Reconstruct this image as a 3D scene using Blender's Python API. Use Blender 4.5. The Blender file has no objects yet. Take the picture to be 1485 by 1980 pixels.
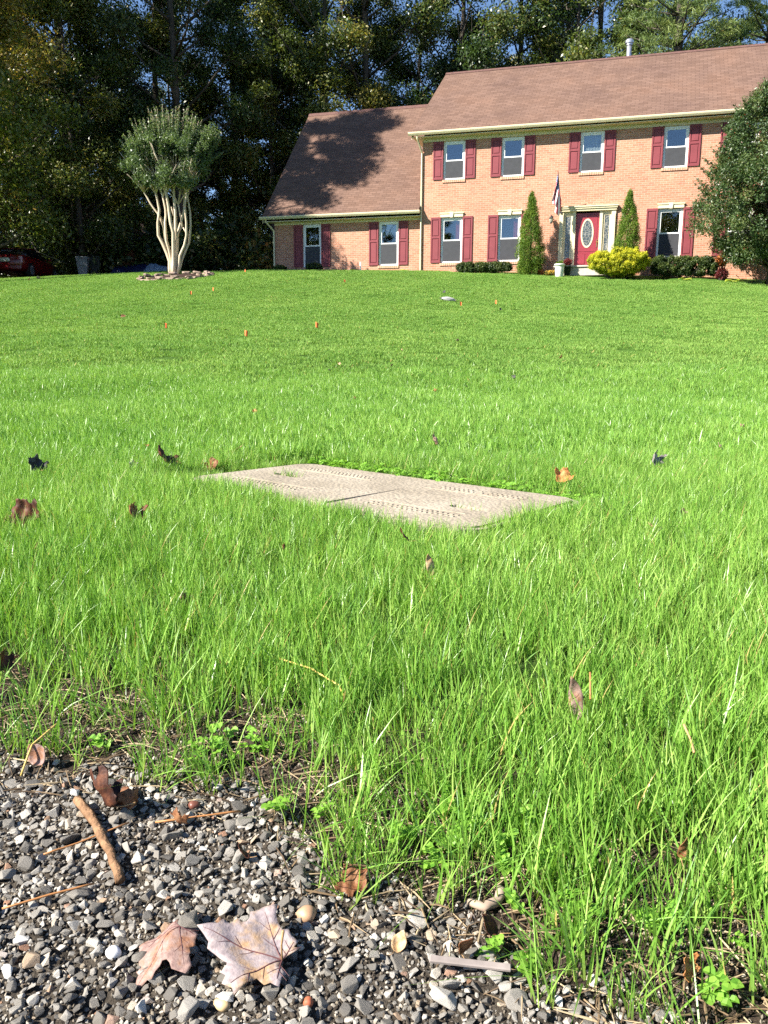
import bpy, bmesh, math, random
import numpy as np
from mathutils import Vector, Matrix, Euler
R = math.radians
scene = bpy.context.scene
C = scene.collection

# ------------------------------------------------------------------ camera
F_PX, PITCH, ROLL = 1611.5, R(11.048), R(0.372)
W_PX, H_PX = 1485.0, 1980.0
CAM_Z = 0.55
cam_data = bpy.data.cameras.new('camera')
cam = bpy.data.objects.new('camera', cam_data)
C.objects.link(cam)
cam_data.sensor_fit = 'VERTICAL'
cam_data.sensor_height = 24.0
cam_data.lens = 24.0 * F_PX / H_PX
cam_data.clip_start = 0.02
cam_data.clip_end = 3000
_r0 = Vector((1, 0, 0)); _d0 = Vector((0, -math.sin(PITCH), -math.cos(PITCH))); _f = Vector((0, math.cos(PITCH), -math.sin(PITCH)))
_right = _r0 * math.cos(ROLL) - _d0 * math.sin(ROLL)
_down = _r0 * math.sin(ROLL) + _d0 * math.cos(ROLL)
_m = Matrix((_right, -_down, -_f)).transposed().to_4x4()
_m.translation = Vector((0, 0, CAM_Z))
cam.matrix_world = _m
scene.camera = cam

# ------------------------------------------------------------------ light
SUN_AZ = R(66)      # measured from -Y (behind the camera) towards -X (left)
SUN_EL = R(38)
SUN_DIR = Vector((-math.sin(SUN_AZ) * math.cos(SUN_EL), -math.cos(SUN_AZ) * math.cos(SUN_EL), math.sin(SUN_EL)))
world = bpy.data.worlds.new("World"); scene.world = world
world.use_nodes = True
wn = world.node_tree
bg = wn.nodes['Background']
sky = wn.nodes.new('ShaderNodeTexSky'); sky.sky_type = 'NISHITA'; sky.sun_disc = False
sky.sun_elevation = SUN_EL
sky.sun_rotation = math.atan2(SUN_DIR.x, SUN_DIR.y)
sky.altitude = 2500; sky.air_density = 1.0; sky.dust_density = 0.0; sky.ozone_density = 3.5
wn.links.new(sky.outputs[0], bg.inputs[0]); bg.inputs[1].default_value = 0.07
sun_d = bpy.data.lights.new('sun', 'SUN'); sun_d.energy = 4.8; sun_d.angle = R(0.5); sun_d.color = (1.0, 0.95, 0.86)
sun = bpy.data.objects.new('sun', sun_d); C.objects.link(sun)
sun.rotation_euler = (-SUN_DIR).to_track_quat('-Z', 'Y').to_euler()
scene.view_settings.view_transform = 'Standard'
scene.view_settings.look = 'None'
scene.view_settings.exposure = 1.62
scene.view_settings.gamma = 1.0
scene.render.engine = 'CYCLES'
cy = scene.cycles
cy.max_bounces = 7; cy.diffuse_bounces = 3; cy.glossy_bounces = 3; cy.transmission_bounces = 4; cy.transparent_max_bounces = 6
cy.sample_clamp_indirect = 6.0
cy.use_denoising = False
cy.use_adaptive_sampling = True; cy.adaptive_threshold = 0.02

# ------------------------------------------------------------------ helpers
rng = np.random.default_rng(7)
rnd = random.Random(7)

def link(o):
    C.objects.link(o); return o

def tag(o, label=None, cat=None, group=None, kind=None):
    if label: o['label'] = label
    if cat: o['category'] = cat
    if group: o['group'] = group
    if kind: o['kind'] = kind
    return o

def empty(name, loc=(0, 0, 0), rz=0.0, label=None, cat=None, group=None):
    o = link(bpy.data.objects.new(name, None))
    o.location = loc; o.rotation_euler = (0, 0, rz); o.empty_display_size = 0.2
    return tag(o, label, cat, group)

def copy_tree(o, parent=None):
    c = o.copy(); C.objects.link(c)
    if parent is not None: c.parent = parent
    for ch in list(o.children):
        copy_tree(ch, c)
    return c

class MB:
    """collects shapes for one mesh"""
    def __init__(s): s.v = []; s.f = []; s.mi = []
    def add(s, vs, fs, mi=0):
        b = len(s.v); s.v += [tuple(v) for v in vs]
        for f in fs: s.f.append(tuple(b + i for i in f)); s.mi.append(mi)
    def box(s, x0, x1, y0, y1, z0, z1, mi=0):
        vs = [(x, y, z) for z in (z0, z1) for y in (y0, y1) for x in (x0, x1)]
        s.add(vs, [(0, 2, 3, 1), (4, 5, 7, 6), (0, 1, 5, 4), (2, 6, 7, 3), (0, 4, 6, 2), (1, 3, 7, 5)], mi)
    def bevbox(s, x0, x1, y0, y1, z0, z1, b=0.01, mi=0):
        bm = bmesh.new(); bmesh.ops.create_cube(bm, size=1)
        for v in bm.verts:
            v.co = Vector(((x0 + x1) / 2 + v.co.x * (x1 - x0), (y0 + y1) / 2 + v.co.y * (y1 - y0), (z0 + z1) / 2 + v.co.z * (z1 - z0)))
        bmesh.ops.bevel(bm, geom=bm.edges[:], offset=b, segments=1, affect='EDGES')
        s.bm(bm, mi)
    def bm(s, bm, mi=0):
        bm.verts.index_update()
        s.add([v.co[:] for v in bm.verts], [[v.index for v in f.verts] for f in bm.faces], mi); bm.free()
    def tube(s, pts, rad, n=8, cap=True, mi=0):
        pts = [Vector(p) for p in pts]
        if not hasattr(rad, '__len__'): rad = [rad] * len(pts)
        rings = []; up = Vector((0.12, 0.31, 0.94)).normalized()
        for i, p in enumerate(pts):
            a = pts[max(i - 1, 0)]; b = pts[min(i + 1, len(pts) - 1)]
            t = (b - a).normalized()
            x = t.cross(up)
            if x.length < .15: x = t.cross(Vector((1, 0, 0)))
            x.normalize(); y = t.cross(x).normalized()
            rings.append([p + (x * math.cos(2 * math.pi * k / n) + y * math.sin(2 * math.pi * k / n)) * rad[i] for k in range(n)])
        vs = [v for r_ in rings for v in r_]; fs = []
        for i in range(len(pts) - 1):
            for k in range(n):
                fs.append((i * n + k, i * n + (k + 1) % n, (i + 1) * n + (k + 1) % n, (i + 1) * n + k))
        if cap:
            fs.append(tuple(range(n))[::-1]); fs.append(tuple((len(pts) - 1) * n + k for k in range(n)))
        s.add(vs, fs, mi)
    def lathe(s, prof, n=16, c=(0, 0), mi=0):
        vs = []; fs = []
        for (r_, z) in prof:
            for k in range(n):
                a = 2 * math.pi * k / n; vs.append((c[0] + r_ * math.cos(a), c[1] + r_ * math.sin(a), z))
        for i in range(len(prof) - 1):
            for k in range(n):
                fs.append((i * n + k, i * n + (k + 1) % n, (i + 1) * n + (k + 1) % n, (i + 1) * n + k))
        fs.append(tuple(range(n))[::-1]); fs.append(tuple((len(prof) - 1) * n + k for k in range(n)))
        s.add(vs, fs, mi)
    def prism(s, prof, y0, y1, mi=0, axis='y'):
        """prof: list of (a,b); extruded along the axis"""
        n = len(prof)
        def P(a, b, c): return (a, c, b) if axis == 'y' else (c, a, b)
        vs = [P(a, b, y0) for a, b in prof] + [P(a, b, y1) for a, b in prof]
        fs = [tuple(range(n)), tuple(range(2 * n - 1, n - 1, -1))] + [(i, i + n, (i + 1) % n + n, (i + 1) % n) for i in range(n)]
        s.add(vs, fs, mi)
    def build(s, name, mat, parent=None, smooth=False):
        me = bpy.data.meshes.new(name)
        me.from_pydata(s.v, [], s.f); 
        for m in (mat if isinstance(mat, (list, tuple)) else [mat]): me.materials.append(m)
        if any(s.mi): me.polygons.foreach_set('material_index', s.mi)
        bm = bmesh.new(); bm.from_mesh(me); bmesh.ops.recalc_face_normals(bm, faces=bm.faces); bm.to_mesh(me); bm.free()
        if smooth: me.polygons.foreach_set('use_smooth', [True] * len(me.polygons))
        me.update()
        o = link(bpy.data.objects.new(name, me))
        if parent is not None: o.parent = parent
        return o

def np_mesh(name, co, faces_flat, nper, mat, parent=None, fattr=None, vattr=None, smooth=False, linkit=True, mi=None):
    me = bpy.data.meshes.new(name)
    nf = len(faces_flat) // nper
    me.vertices.add(len(co)); me.vertices.foreach_set('co', np.ascontiguousarray(co, dtype=np.float32).ravel())
    me.loops.add(len(faces_flat)); me.loops.foreach_set('vertex_index', np.ascontiguousarray(faces_flat, dtype=np.int32))
    me.polygons.add(nf); me.polygons.foreach_set('loop_start', np.arange(nf, dtype=np.int32) * nper)
    me.polygons.foreach_set('loop_total', np.full(nf, nper, dtype=np.int32))
    for m in (mat if isinstance(mat, (list, tuple)) else [mat]): me.materials.append(m)
    if mi is not None: me.polygons.foreach_set('material_index', mi.astype(np.int32))
    me.update(calc_edges=True)
    for nm, arr in (fattr or {}).items():
        a = me.attributes.new(nm, 'FLOAT', 'FACE'); a.data.foreach_set('value', arr.astype(np.float32))
    for nm, arr in (vattr or {}).items():
        a = me.attributes.new(nm, 'FLOAT', 'POINT'); a.data.foreach_set('value', arr.astype(np.float32))
    if smooth: me.polygons.foreach_set('use_smooth', np.ones(nf, dtype=bool))
    o = bpy.data.objects.new(name, me)
    if linkit: link(o)
    if parent is not None: o.parent = parent
    return o

# ------------------------------------------------------------------ materials
class NT:
    def __init__(s, name):
        s.m = bpy.data.materials.new(name); s.m.use_nodes = True; s.t = s.m.node_tree
        s.b = s.t.nodes['Principled BSDF']; s.out = s.t.nodes['Material Output']
    def n(s, typ, **kw):
        x = s.t.nodes.new(typ)
        for k, v in kw.items():
            if k.startswith('i_'):
                x.inputs[k[2:].replace('_', ' ')].default_value = v
            else: setattr(x, k, v)
        return x
    def l(s, a, b): s.t.links.new(a, b)
    def coord(s, kind='Object', scale=(1, 1, 1), rot=(0, 0, 0)):
        c = s.n('ShaderNodeTexCoord'); m = s.n('ShaderNodeMapping')
        m.inputs['Scale'].default_value = scale; m.inputs['Rotation'].default_value = rot
        s.l(c.outputs[kind], m.inputs[0]); return m.outputs[0]
    def noise(s, vec, scale, detail=4, rough=.55):
        x = s.n('ShaderNodeTexNoise'); x.inputs['Scale'].default_value = scale; x.inputs['Detail'].default_value = detail; x.inputs['Roughness'].default_value = rough
        if vec is not None: s.l(vec, x.inputs['Vector'])
        return x.outputs[0]
    def ramp(s, fac, stops, interp='LINEAR'):
        x = s.n('ShaderNodeValToRGB'); cr = x.color_ramp; cr.interpolation = interp
        while len(cr.elements) < len(stops): cr.elements.new(.5)
        for e, (p, c) in zip(cr.elements, stops): e.position = p; e.color = (*c, 1)
        s.l(fac, x.inputs[0]); return x.outputs[0]
    def mix(s, fac, a, b, typ='MIX'):
        x = s.n('ShaderNodeMix', data_type='RGBA', blend_type=typ)
        if isinstance(fac, (int, float)): x.inputs[0].default_value = fac
        else: s.l(fac, x.inputs[0])
        for k, v in ((6, a), (7, b)):
            if isinstance(v, tuple): x.inputs[k].default_value = (*v, 1)
            else: s.l(v, x.inputs[k])
        return x.outputs[2]
    def math(s, op, a, b=None, clamp=False):
        x = s.n('ShaderNodeMath', operation=op, use_clamp=clamp)
        for k, v in ((0, a), (1, b)):
            if v is None: continue
            if isinstance(v, (int, float)): x.inputs[k].default_value = v
            else: s.l(v, x.inputs[k])
        return x.outputs[0]
    def attr(s, name, typ='GEOMETRY'):
        x = s.n('ShaderNodeAttribute', attribute_name=name, attribute_type=typ); return x.outputs['Fac']
    def bump(s, h, strength=.3, dist=.01, normal=None):
        x = s.n('ShaderNodeBump'); x.inputs['Strength'].default_value = strength; x.inputs['Distance'].default_value = dist
        s.l(h, x.inputs['Height'])
        if normal is not None: s.l(normal, x.inputs['Normal'])
        s.l(x.outputs[0], s.b.inputs['Normal']); return x.outputs[0]
    def col(s, c):
        if isinstance(c, tuple): s.b.inputs['Base Color'].default_value = (*c, 1)
        else: s.l(c, s.b.inputs['Base Color'])
    def rough(s, r_, spec=.5, metal=0):
        s.b.inputs['Roughness'].default_value = r_; s.b.inputs['Specular IOR Level'].default_value = spec; s.b.inputs['Metallic'].default_value = metal

def plain(name, col, rough=.6, spec=.4, metal=0, var=.12, nscale=6, bump=0.0, bscale=60):
    t = NT(name); v = t.coord()
    nz = t.noise(v, nscale, 5)
    lo = tuple(c * (1 - var) for c in col); hi = tuple(min(1, c * (1 + var)) for c in col)
    t.col(t.ramp(nz, [(.3, lo), (.7, hi)])); t.rough(rough, spec, metal)
    if bump: t.bump(t.noise(v, bscale, 4), bump, .005)
    return t.m

def leafmat(name, stops, rough=.45, spec=.4, transl=.3, tcol=1.6):
    """leaf colour picked per leaf by the tint attribute"""
    t = NT(name)
    c = t.ramp(t.attr('tint'), stops)
    t.col(c); t.rough(rough, spec)
    tr = t.n('ShaderNodeBsdfTranslucent')
    g = t.n('ShaderNodeMix', data_type='RGBA', blend_type='MULTIPLY'); g.inputs[0].default_value = 1
    t.l(c, g.inputs[6]); g.inputs[7].default_value = (tcol, tcol * 1.05, tcol * .55, 1)
    t.l(g.outputs[2], tr.inputs[0])
    ms = t.n('ShaderNodeMixShader'); ms.inputs[0].default_value = transl
    t.l(t.b.outputs[0], ms.inputs[1]); t.l(tr.outputs[0], ms.inputs[2]); t.l(ms.outputs[0], t.out.inputs[0])
    return t.m

M = {}
def brick_mat(name, swap):
    t = NT(name)
    tc = t.n('ShaderNodeTexCoord'); sp = t.n('ShaderNodeSeparateXYZ'); t.l(tc.outputs['Object'], sp.inputs[0])
    cb = t.n('ShaderNodeCombineXYZ'); t.l(sp.outputs[1 if swap else 0], cb.inputs[0]); t.l(sp.outputs[2], cb.inputs[1])
    br = t.n('ShaderNodeTexBrick'); t.l(cb.outputs[0], br.inputs['Vector'])
    br.inputs['Scale'].default_value = 1.0; br.inputs['Brick Width'].default_value = .215; br.inputs['Row Height'].default_value = .075
    br.inputs['Mortar Size'].default_value = .0065; br.inputs['Mortar Smooth'].default_value = .2; br.inputs['Bias'].default_value = -.1
    br.inputs['Color1'].default_value = (.45, .205, .128, 1); br.inputs['Color2'].default_value = (.53, .275, .182, 1); br.inputs['Mortar'].default_value = (.54, .42, .33, 1)
    nz = t.noise(cb.outputs[0], .45, 4, .6)
    w = t.mix(t.ramp(nz, [(.3, (.86, .82, .8)), (.7, (1.06, 1.04, 1.0))]), br.outputs[0], br.outputs[0])
    mm = t.n('ShaderNodeMix', data_type='RGBA', blend_type='MULTIPLY'); mm.inputs[0].default_value = 1
    t.l(br.outputs[0], mm.inputs[6]); t.l(t.ramp(nz, [(.3, (.88, .84, .82)), (.7, (1.0, .98, .95))]), mm.inputs[7])
    # second, coarser tone change from brick to brick
    wn_ = t.n('ShaderNodeTexWhiteNoise', noise_dimensions='2D')
    sn = t.n('ShaderNodeVectorMath', operation='SNAP'); sn.inputs[1].default_value = (.215, .075, 1); t.l(cb.outputs[0], sn.inputs[0]); t.l(sn.outputs[0], wn_.inputs[0])
    m2 = t.n('ShaderNodeMix', data_type='RGBA', blend_type='MULTIPLY'); m2.inputs[0].default_value = 1
    t.l(mm.outputs[2], m2.inputs[6]); t.l(t.ramp(wn_.outputs[0], [(0, (.86, .83, .83)), (.25, (.97, .95, .94)), (1, (1.03, 1.02, 1))]), m2.inputs[7])
    t.col(m2.outputs[2]); t.rough(.85, .25)
    t.bump(t.math('SUBTRACT', 1.0, br.outputs['Fac']), .5, .006)
    return t.m
M['brick'] = brick_mat('brick_front', False); M['brick_side'] = brick_mat('brick_side', True)

def shingle_mat():
    t = NT('asphalt_shingles')
    tc = t.n('ShaderNodeTexCoord'); sp = t.n('ShaderNodeSeparateXYZ'); t.l(tc.outputs['Object'], sp.inputs[0])
    cb = t.n('ShaderNodeCombineXYZ'); t.l(sp.outputs[0], cb.inputs[0])
    t.l(t.math('MULTIPLY', sp.outputs[2], 1.55), cb.inputs[1])
    br = t.n('ShaderNodeTexBrick'); t.l(cb.outputs[0], br.inputs['Vector']); br.inputs['Scale'].default_value = 1
    br.inputs['Brick Width'].default_value = .3; br.inputs['Row Height'].default_value = .145; br.inputs['Mortar Size'].default_value = .007; br.inputs['Bias'].default_value = 0
    br.inputs['Color1'].default_value = (.135, .080, .058, 1); br.inputs['Color2'].default_value = (.180, .110, .082, 1); br.inputs['Mortar'].default_value = (.105, .062, .046, 1)
    n1 = t.noise(cb.outputs[0], .5, 5, .6)
    mm = t.n('ShaderNodeMix', data_type='RGBA', blend_type='MULTIPLY'); mm.inputs[0].default_value = 1
    t.l(br.outputs[0], mm.inputs[6]); t.l(t.ramp(n1, [(.32, (.80, .80, .84)), (.52, (1, 1, 1)), (.75, (1.12, 1.06, 1.0))]), mm.inputs[7])
    n2 = t.noise(cb.outputs[0], 90, 2, .7)
    m2 = t.n('ShaderNodeMix', data_type='RGBA', blend_type='MULTIPLY'); m2.inputs[0].default_value = 1
    t.l(mm.outputs[2], m2.inputs[6]); t.l(t.ramp(n2, [(.3, (.8, .8, .8)), (.7, (1.15, 1.15, 1.15))]), m2.inputs[7])
    t.col(m2.outputs[2]); t.rough(.9, .2)
    t.bump(t.math('SUBTRACT', 1.0, br.outputs['Fac']), .7, .012)
    return t.m
M['shingle'] = shingle_mat()
M['cream'] = plain('cream_trim', (.66, .58, .38), .5, .4, var=.06)
M['white'] = plain('white_vinyl', (.80, .80, .78), .4, .4, var=.03)
M['maroon'] = plain('maroon_paint', (.21, .045, .053), .55, .3, var=.10, nscale=3)
M['doorred'] = plain('door_paint', (.25, .030, .042), .35, .5, var=.06)
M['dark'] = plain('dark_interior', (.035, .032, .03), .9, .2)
M['iron'] = plain('black_iron', (.02, .02, .02), .5, .5)
M['brass'] = plain('brass', (.6, .42, .15), .3, .5, 1)
M['galv'] = plain('galvanised_metal', (.45, .46, .50), .4, .5, .7)
M['concrete'] = plain('concrete', (.50, .44, .38), .9, .2, var=.15, bump=.3)
M['lampglass'] = plain('lamp_glass', (.75, .7, .55), .15, .5)
M['screen'] = plain('insect_screen', (.055, .056, .062), .8, .2, var=.1)
M['curtain'] = plain('curtain', (.45, .44, .42), .9, .1, var=.1)
M['redcurtain'] = plain('red_curtain', (.25, .03, .05), .9, .1)
M['white_pot'] = plain('glazed_pot', (.72, .70, .62), .45, .4, var=.08)
M['soil'] = plain('soil', (.035, .026, .02), .95, .1, var=.4, nscale=40, bump=.6)
M['mulch'] = plain('mulch', (.045, .028, .022), .95, .1, var=.5, nscale=30, bump=.8)
M['fieldstone'] = plain('fieldstone', (.30, .22, .17), .85, .25, var=.35, nscale=7, bump=.5, bscale=25)
M['palestone'] = plain('pale_stone', (.33, .32, .30), .85, .25, var=.15, nscale=12, bump=.5, bscale=40)
M['tin'] = plain('grey_plastic', (.22, .23, .24), .5, .4)
M['darkplastic'] = plain('dark_plastic', (.03, .04, .035), .5, .4)
M['carpaint'] = plain('red_car_paint', (.13, .006, .008), .22, .6, var=.04)
M['tyre'] = plain('tyre_rubber', (.02, .02, .02), .85, .2)
M['tail'] = plain('tail_lamp', (.45, .25, .33), .2, .6)
M['plate'] = plain('licence_plate', (.45, .5, .47), .5, .4, var=.25, nscale=30)
M['bluetarp'] = plain('blue_tarp', (.008, .014, .06), .5, .4, var=.3)
M['paletarp'] = plain('pale_tarp', (.16, .22, .30), .6, .3, var=.3)
M['plank'] = plain('brown_planks', (.14, .06, .03), .85, .2, var=.25)
M['wire'] = plain('flag_wire', (.3, .3, .3), .4, .5, .8)

def glass_mat():
    t = NT('window_glass')
    gl = t.n('ShaderNodeBsdfGlossy'); gl.inputs['Roughness'].default_value = .015; gl.inputs[0].default_value = (.9, .95, 1, 1)
    tr = t.n('ShaderNodeBsdfTransparent'); tr.inputs[0].default_value = (.75, .8, .8, 1)
    v = t.coord(); t_n = t.noise(v, 1.3, 2); bmp = t.n('ShaderNodeBump'); bmp.inputs['Strength'].default_value = .08; bmp.inputs['Distance'].default_value = .02
    t.l(t_n, bmp.inputs['Height']); t.l(bmp.outputs[0], gl.inputs['Normal'])
    ms = t.n('ShaderNodeMixShader'); ms.inputs[0].default_value = .12
    t.l(tr.outputs[0], ms.inputs[1]); t.l(gl.outputs[0], ms.inputs[2]); t.l(ms.outputs[0], t.out.inputs[0])
    return t.m
M['glass'] = glass_mat()
t = NT('leaded_glass'); v = t.coord(); vo = t.n('ShaderNodeTexVoronoi', feature='DISTANCE_TO_EDGE'); vo.inputs['Scale'].default_value = 9; t.l(v, vo.inputs['Vector'])
t.col(t.ramp(vo.outputs[0], [(0, (.35, .33, .28)), (.07, (.06, .07, .07)), (1, (.05, .07, .08))])); t.rough(.08, .8); t.bump(t.noise(v, 14, 2), .6, .02)
M['leaded'] = t.m

def bark(name, a, b, scale=5, bump=.5):
    t = NT(name); v = t.coord('Object', (1, 1, .25))
    t.col(t.ramp(t.noise(v, scale, 6, .65), [(.3, a), (.7, b)])); t.rough(.85, .2); t.bump(t.noise(v, scale * 3, 5), bump, .02)
    return t.m
M['bark'] = bark('bark_grey_brown', (.035, .028, .022), (.12, .10, .08))
M['crapebark'] = bark('smooth_tan_bark', (.42, .33, .22), (.66, .56, .42), 4, .15)
M['twigbark'] = bark('twig_bark', (.09, .045, .022), (.36, .21, .115), 45, .5)

M['leaf_dark'] = leafmat('leaf_dark_green', [(0, (.022, .042, .012)), (.5, (.050, .088, .024)), (.85, (.10, .135, .035)), (1, (.20, .16, .04))], .38, .5)
M['leaf_olive'] = leafmat('leaf_olive', [(0, (.035, .055, .013)), (.5, (.085, .120, .026)), (.85, (.14, .16, .035)), (1, (.26, .20, .045))], .4, .5)
M['leaf_bronze'] = leafmat('leaf_bronze', [(0, (.06, .09, .018)), (.45, (.13, .16, .03)), (.75, (.24, .20, .04)), (1, (.42, .26, .06))], .4, .5)
M['leaf_yellow'] = leafmat('leaf_yellow_green', [(0, (.06, .085, .015)), (.5, (.13, .155, .03)), (1, (.30, .24, .05))], .45, .4)
M['leaf_pine'] = leafmat('pine_needles', [(0, (.045, .08, .028)), (.5, (.13, .19, .055)), (1, (.25, .29, .08))], .55, .3, .2)
M['leaf_crape'] = leafmat('crape_leaves', [(0, (.06, .10, .04)), (.7, (.135, .185, .075)), (.86, (.17, .15, .075)), (1, (.24, .14, .09))], .42, .5)
M['leaf_holly'] = leafmat('holly_leaves', [(0, (.030, .060, .018)), (.6, (.075, .120, .038)), (.92, (.12, .15, .045)), (.97, (.16, .12, .05)), (1, (.34, .06, .03))], .42, .45, .2)
M['leaf_thuja'] = leafmat('arborvitae_sprays', [(0, (.05, .10, .012)), (.6, (.11, .19, .022)), (1, (.24, .31, .04))], .6, .25, .2)
M['leaf_gold'] = leafmat('golden_sprays', [(0, (.15, .20, .014)), (.45, (.38, .39, .024)), (1, (.64, .58, .04))], .6, .25, .25)
M['leaf_hedge'] = leafmat('hedge_leaves', [(0, (.016, .035, .010)), (.6, (.05, .08, .018)), (1, (.12, .15, .03))], .5, .35, .15)
M['leaf_hosta'] = leafmat('hosta_leaves', [(0, (.25, .36, .04)), (1, (.60, .62, .16))], .5, .3, .3)
M['leaf_rust'] = leafmat('rust_leaves', [(0, (.30, .08, .03)), (.6, (.62, .22, .07)), (1, (.75, .38, .12))], .5, .3, .3)
M['leaf_wine'] = leafmat('wine_leaves', [(0, (.06, .012, .014)), (1, (.22, .035, .035))], .5, .3, .2)
M['leaf_mum'] = leafmat('mum_flowers', [(0, (.05, .09, .02)), (.4, (.08, .12, .03)), (.5, (.6, .35, .05)), (1, (.75, .5, .08))], .5, .3, .2)
M['clover'] = leafmat('clover_leaves', [(0, (.10, .25, .025)), (1, (.26, .46, .06))], .5, .3, .35)

# ------------------------------------------------------------------ terrain
BX = np.array([-60, -3, -1.5, -.5, -.32, -.14, -.10, -.047, .057, .121, .2, .35, .9, 2, 60])
BY = np.array([2.0, 1.35, 1.12, 1.0, .965, .925, .845, .775, .715, .645, .595, .52, .38, .25, -.5])
def edge(x):   # y of the border between the gravel and the lawn
    return np.interp(x, BX, BY) + .012 * np.sin(x * 31) + .008 * np.sin(x * 73 + 1)
PY = np.array([-300, -8, .5, 1.0, 2.0, 3.0, 4.2, 5.3, 6.2, 7.0, 8, 10, 13, 17, 21, 24, 27, 30, 32, 34, 35.3, 37, 60, 120, 400])
PZ = np.array([0, 0, 0, .015, .078, .092, .105, .125, .125, .165, .25, .38, .60, .98, 1.49, 1.91, 2.39, 2.92, 3.25, 3.56, 3.68, 3.72, 3.74, 3.9, 4.0])
def _smooth(e0, e1, x):
    t = np.clip((x - e0) / (e1 - e0), 0, 1); return t * t * (3 - 2 * t)
def H(x, y):
    x = np.asarray(x, float); y = np.asarray(y, float)
    z = (np.interp(y - .25, PY, PZ) + np.interp(y, PY, PZ) + np.interp(y + .25, PY, PZ)) / 3
    k = 1 - .0135 * np.clip(-5 - x, 0, 22) * _smooth(8, 30, y)
    z = z * k
    z = z + .083 * np.clip(y - 34, 0, 14) * _smooth(-6.8, -9, x)
    u = _smooth(4, 9, y) * (1 - _smooth(30, 34, y))
    z = z + u * (.042 * np.sin(x * .8 + y * .55 + .6) * np.sin(y * .83 + 1) + .018 * np.sin(x * 2.3 - y * 1.4) + .012 * np.sin(x * 4.1 + y * 2.9))
    z = z + .004 * _smooth(1, 2, y) * (1 - _smooth(6, 10, y)) * np.sin(x * 9) * np.sin(y * 8)
    rr_ = np.hypot(x, y); mk = 1 - _smooth(2.4, 3.2, rr_)
    z = z + mk * (.004 * np.sin(x * 60 + np.sin(y * 47)) * np.sin(y * 55) + .002 * np.sin(x * 131 + y * 90))
    return z
def Hs(x, y): return float(H(x, y))
def ray(px, py):
    u = px - W_PX / 2; w = py - H_PX / 2
    return (_right * u + _down * w + _f * F_PX) / F_PX
def G(px, py, dz=0.0):
    """the point of the terrain (raised by dz) seen at this spot of the photograph"""
    d = ray(px, py); t0 = .3; t1 = None; t = .3
    while t < 90:
        p = d * t
        if CAM_Z + p.z < Hs(p.x, p.y) + dz: t1 = t; break
        t0 = t; t *= 1.01
    if t1 is None: t1 = t0
    for _ in range(20):
        tm = (t0 + t1) / 2; p = d * tm
        if CAM_Z + p.z < Hs(p.x, p.y) + dz: t1 = tm
        else: t0 = tm
    p = d * t1
    return Vector((p.x, p.y, Hs(p.x, p.y)))

LIDZ = .105
def lidpt(px, py):
    d = ray(px, py); t_ = (LIDZ - CAM_Z) / d.z; return Vector((d.x * t_, d.y * t_, LIDZ))
A_, B_, C_ = lidpt(370, 922), lidpt(592, 894), lidpt(1138, 968)
LX = (C_ - B_).normalized(); LY = Vector((-LX.y, LX.x, 0))
LL = (C_ - B_).length; LWd = .60
LC = (B_ + C_) / 2 - LY * (LWd / 2)
LANG = math.atan2(LX.y, LX.x)
def in_lid(x, y, mgn=0.0):
    dx, dy = x - LC.x, y - LC.y; a = dx * LX.x + dy * LX.y; b = dx * LY.x + dy * LY.y
    return (np.abs(a) < LL / 2 + mgn) & (np.abs(b) < LWd / 2 + mgn), a, b
def ground_mat():
    t = NT('ground'); 
    tc = t.n('ShaderNodeTexCoord'); v = tc.outputs['Object']
    e = t.attr('edge')      # metres beyond the gravel border
    n1 = t.noise(v, 6, 6, .6); n2 = t.noise(v, 45, 5, .65); n3 = t.noise(v, .35, 4, .55); n4 = t.noise(v, 220, 4, .7)
    asphalt = t.ramp(n2, [(.3, (.03, .024, .018)), (.6, (.075, .062, .048)), (.8, (.15, .125, .10))])
    soil = t.ramp(n2, [(.25, (.016, .011, .008)), (.55, (.045, .032, .023)), (.8, (.11, .085, .06))])
    under = t.ramp(n1, [(.3, (.030, .065, .010)), (.7, (.060, .110, .018))])
    far = t.ramp(n3, [(.3, (.050, .120, .014)), (.7, (.075, .155, .020))])
    e1 = t.math('ADD', e, t.math('MULTIPLY', t.math('SUBTRACT', n1, .5), .12))
    k1 = t.n('ShaderNodeMapRange'); k1.inputs[1].default_value = -.03; k1.inputs[2].default_value = .03; t.l(e1, k1.inputs[0])
    k2 = t.n('ShaderNodeMapRange'); k2.inputs[1].default_value = .25; k2.inputs[2].default_value = .8; t.l(e1, k2.inputs[0])
    k3 = t.n('ShaderNodeMapRange'); k3.inputs[1].default_value = 5; k3.inputs[2].default_value = 14; t.l(e1, k3.inputs[0])
    c = t.mix(k1.outputs[0], asphalt, soil); c = t.mix(k2.outputs[0], c, under); c = t.mix(k3.outputs[0], c, far)
    w = t.attr('wood')      # leaf litter below the trees
    litter = t.ramp(n2, [(.3, (.018, .012, .008)), (.6, (.05, .033, .018)), (.8, (.12, .07, .03))])
    c = t.mix(w, c, litter)
    t.col(c); t.rough(.92, .15)
    t.bump(t.math('ADD', n2, t.math('MULTIPLY', n4, .4)), .9, .012)
    return t.m
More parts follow.
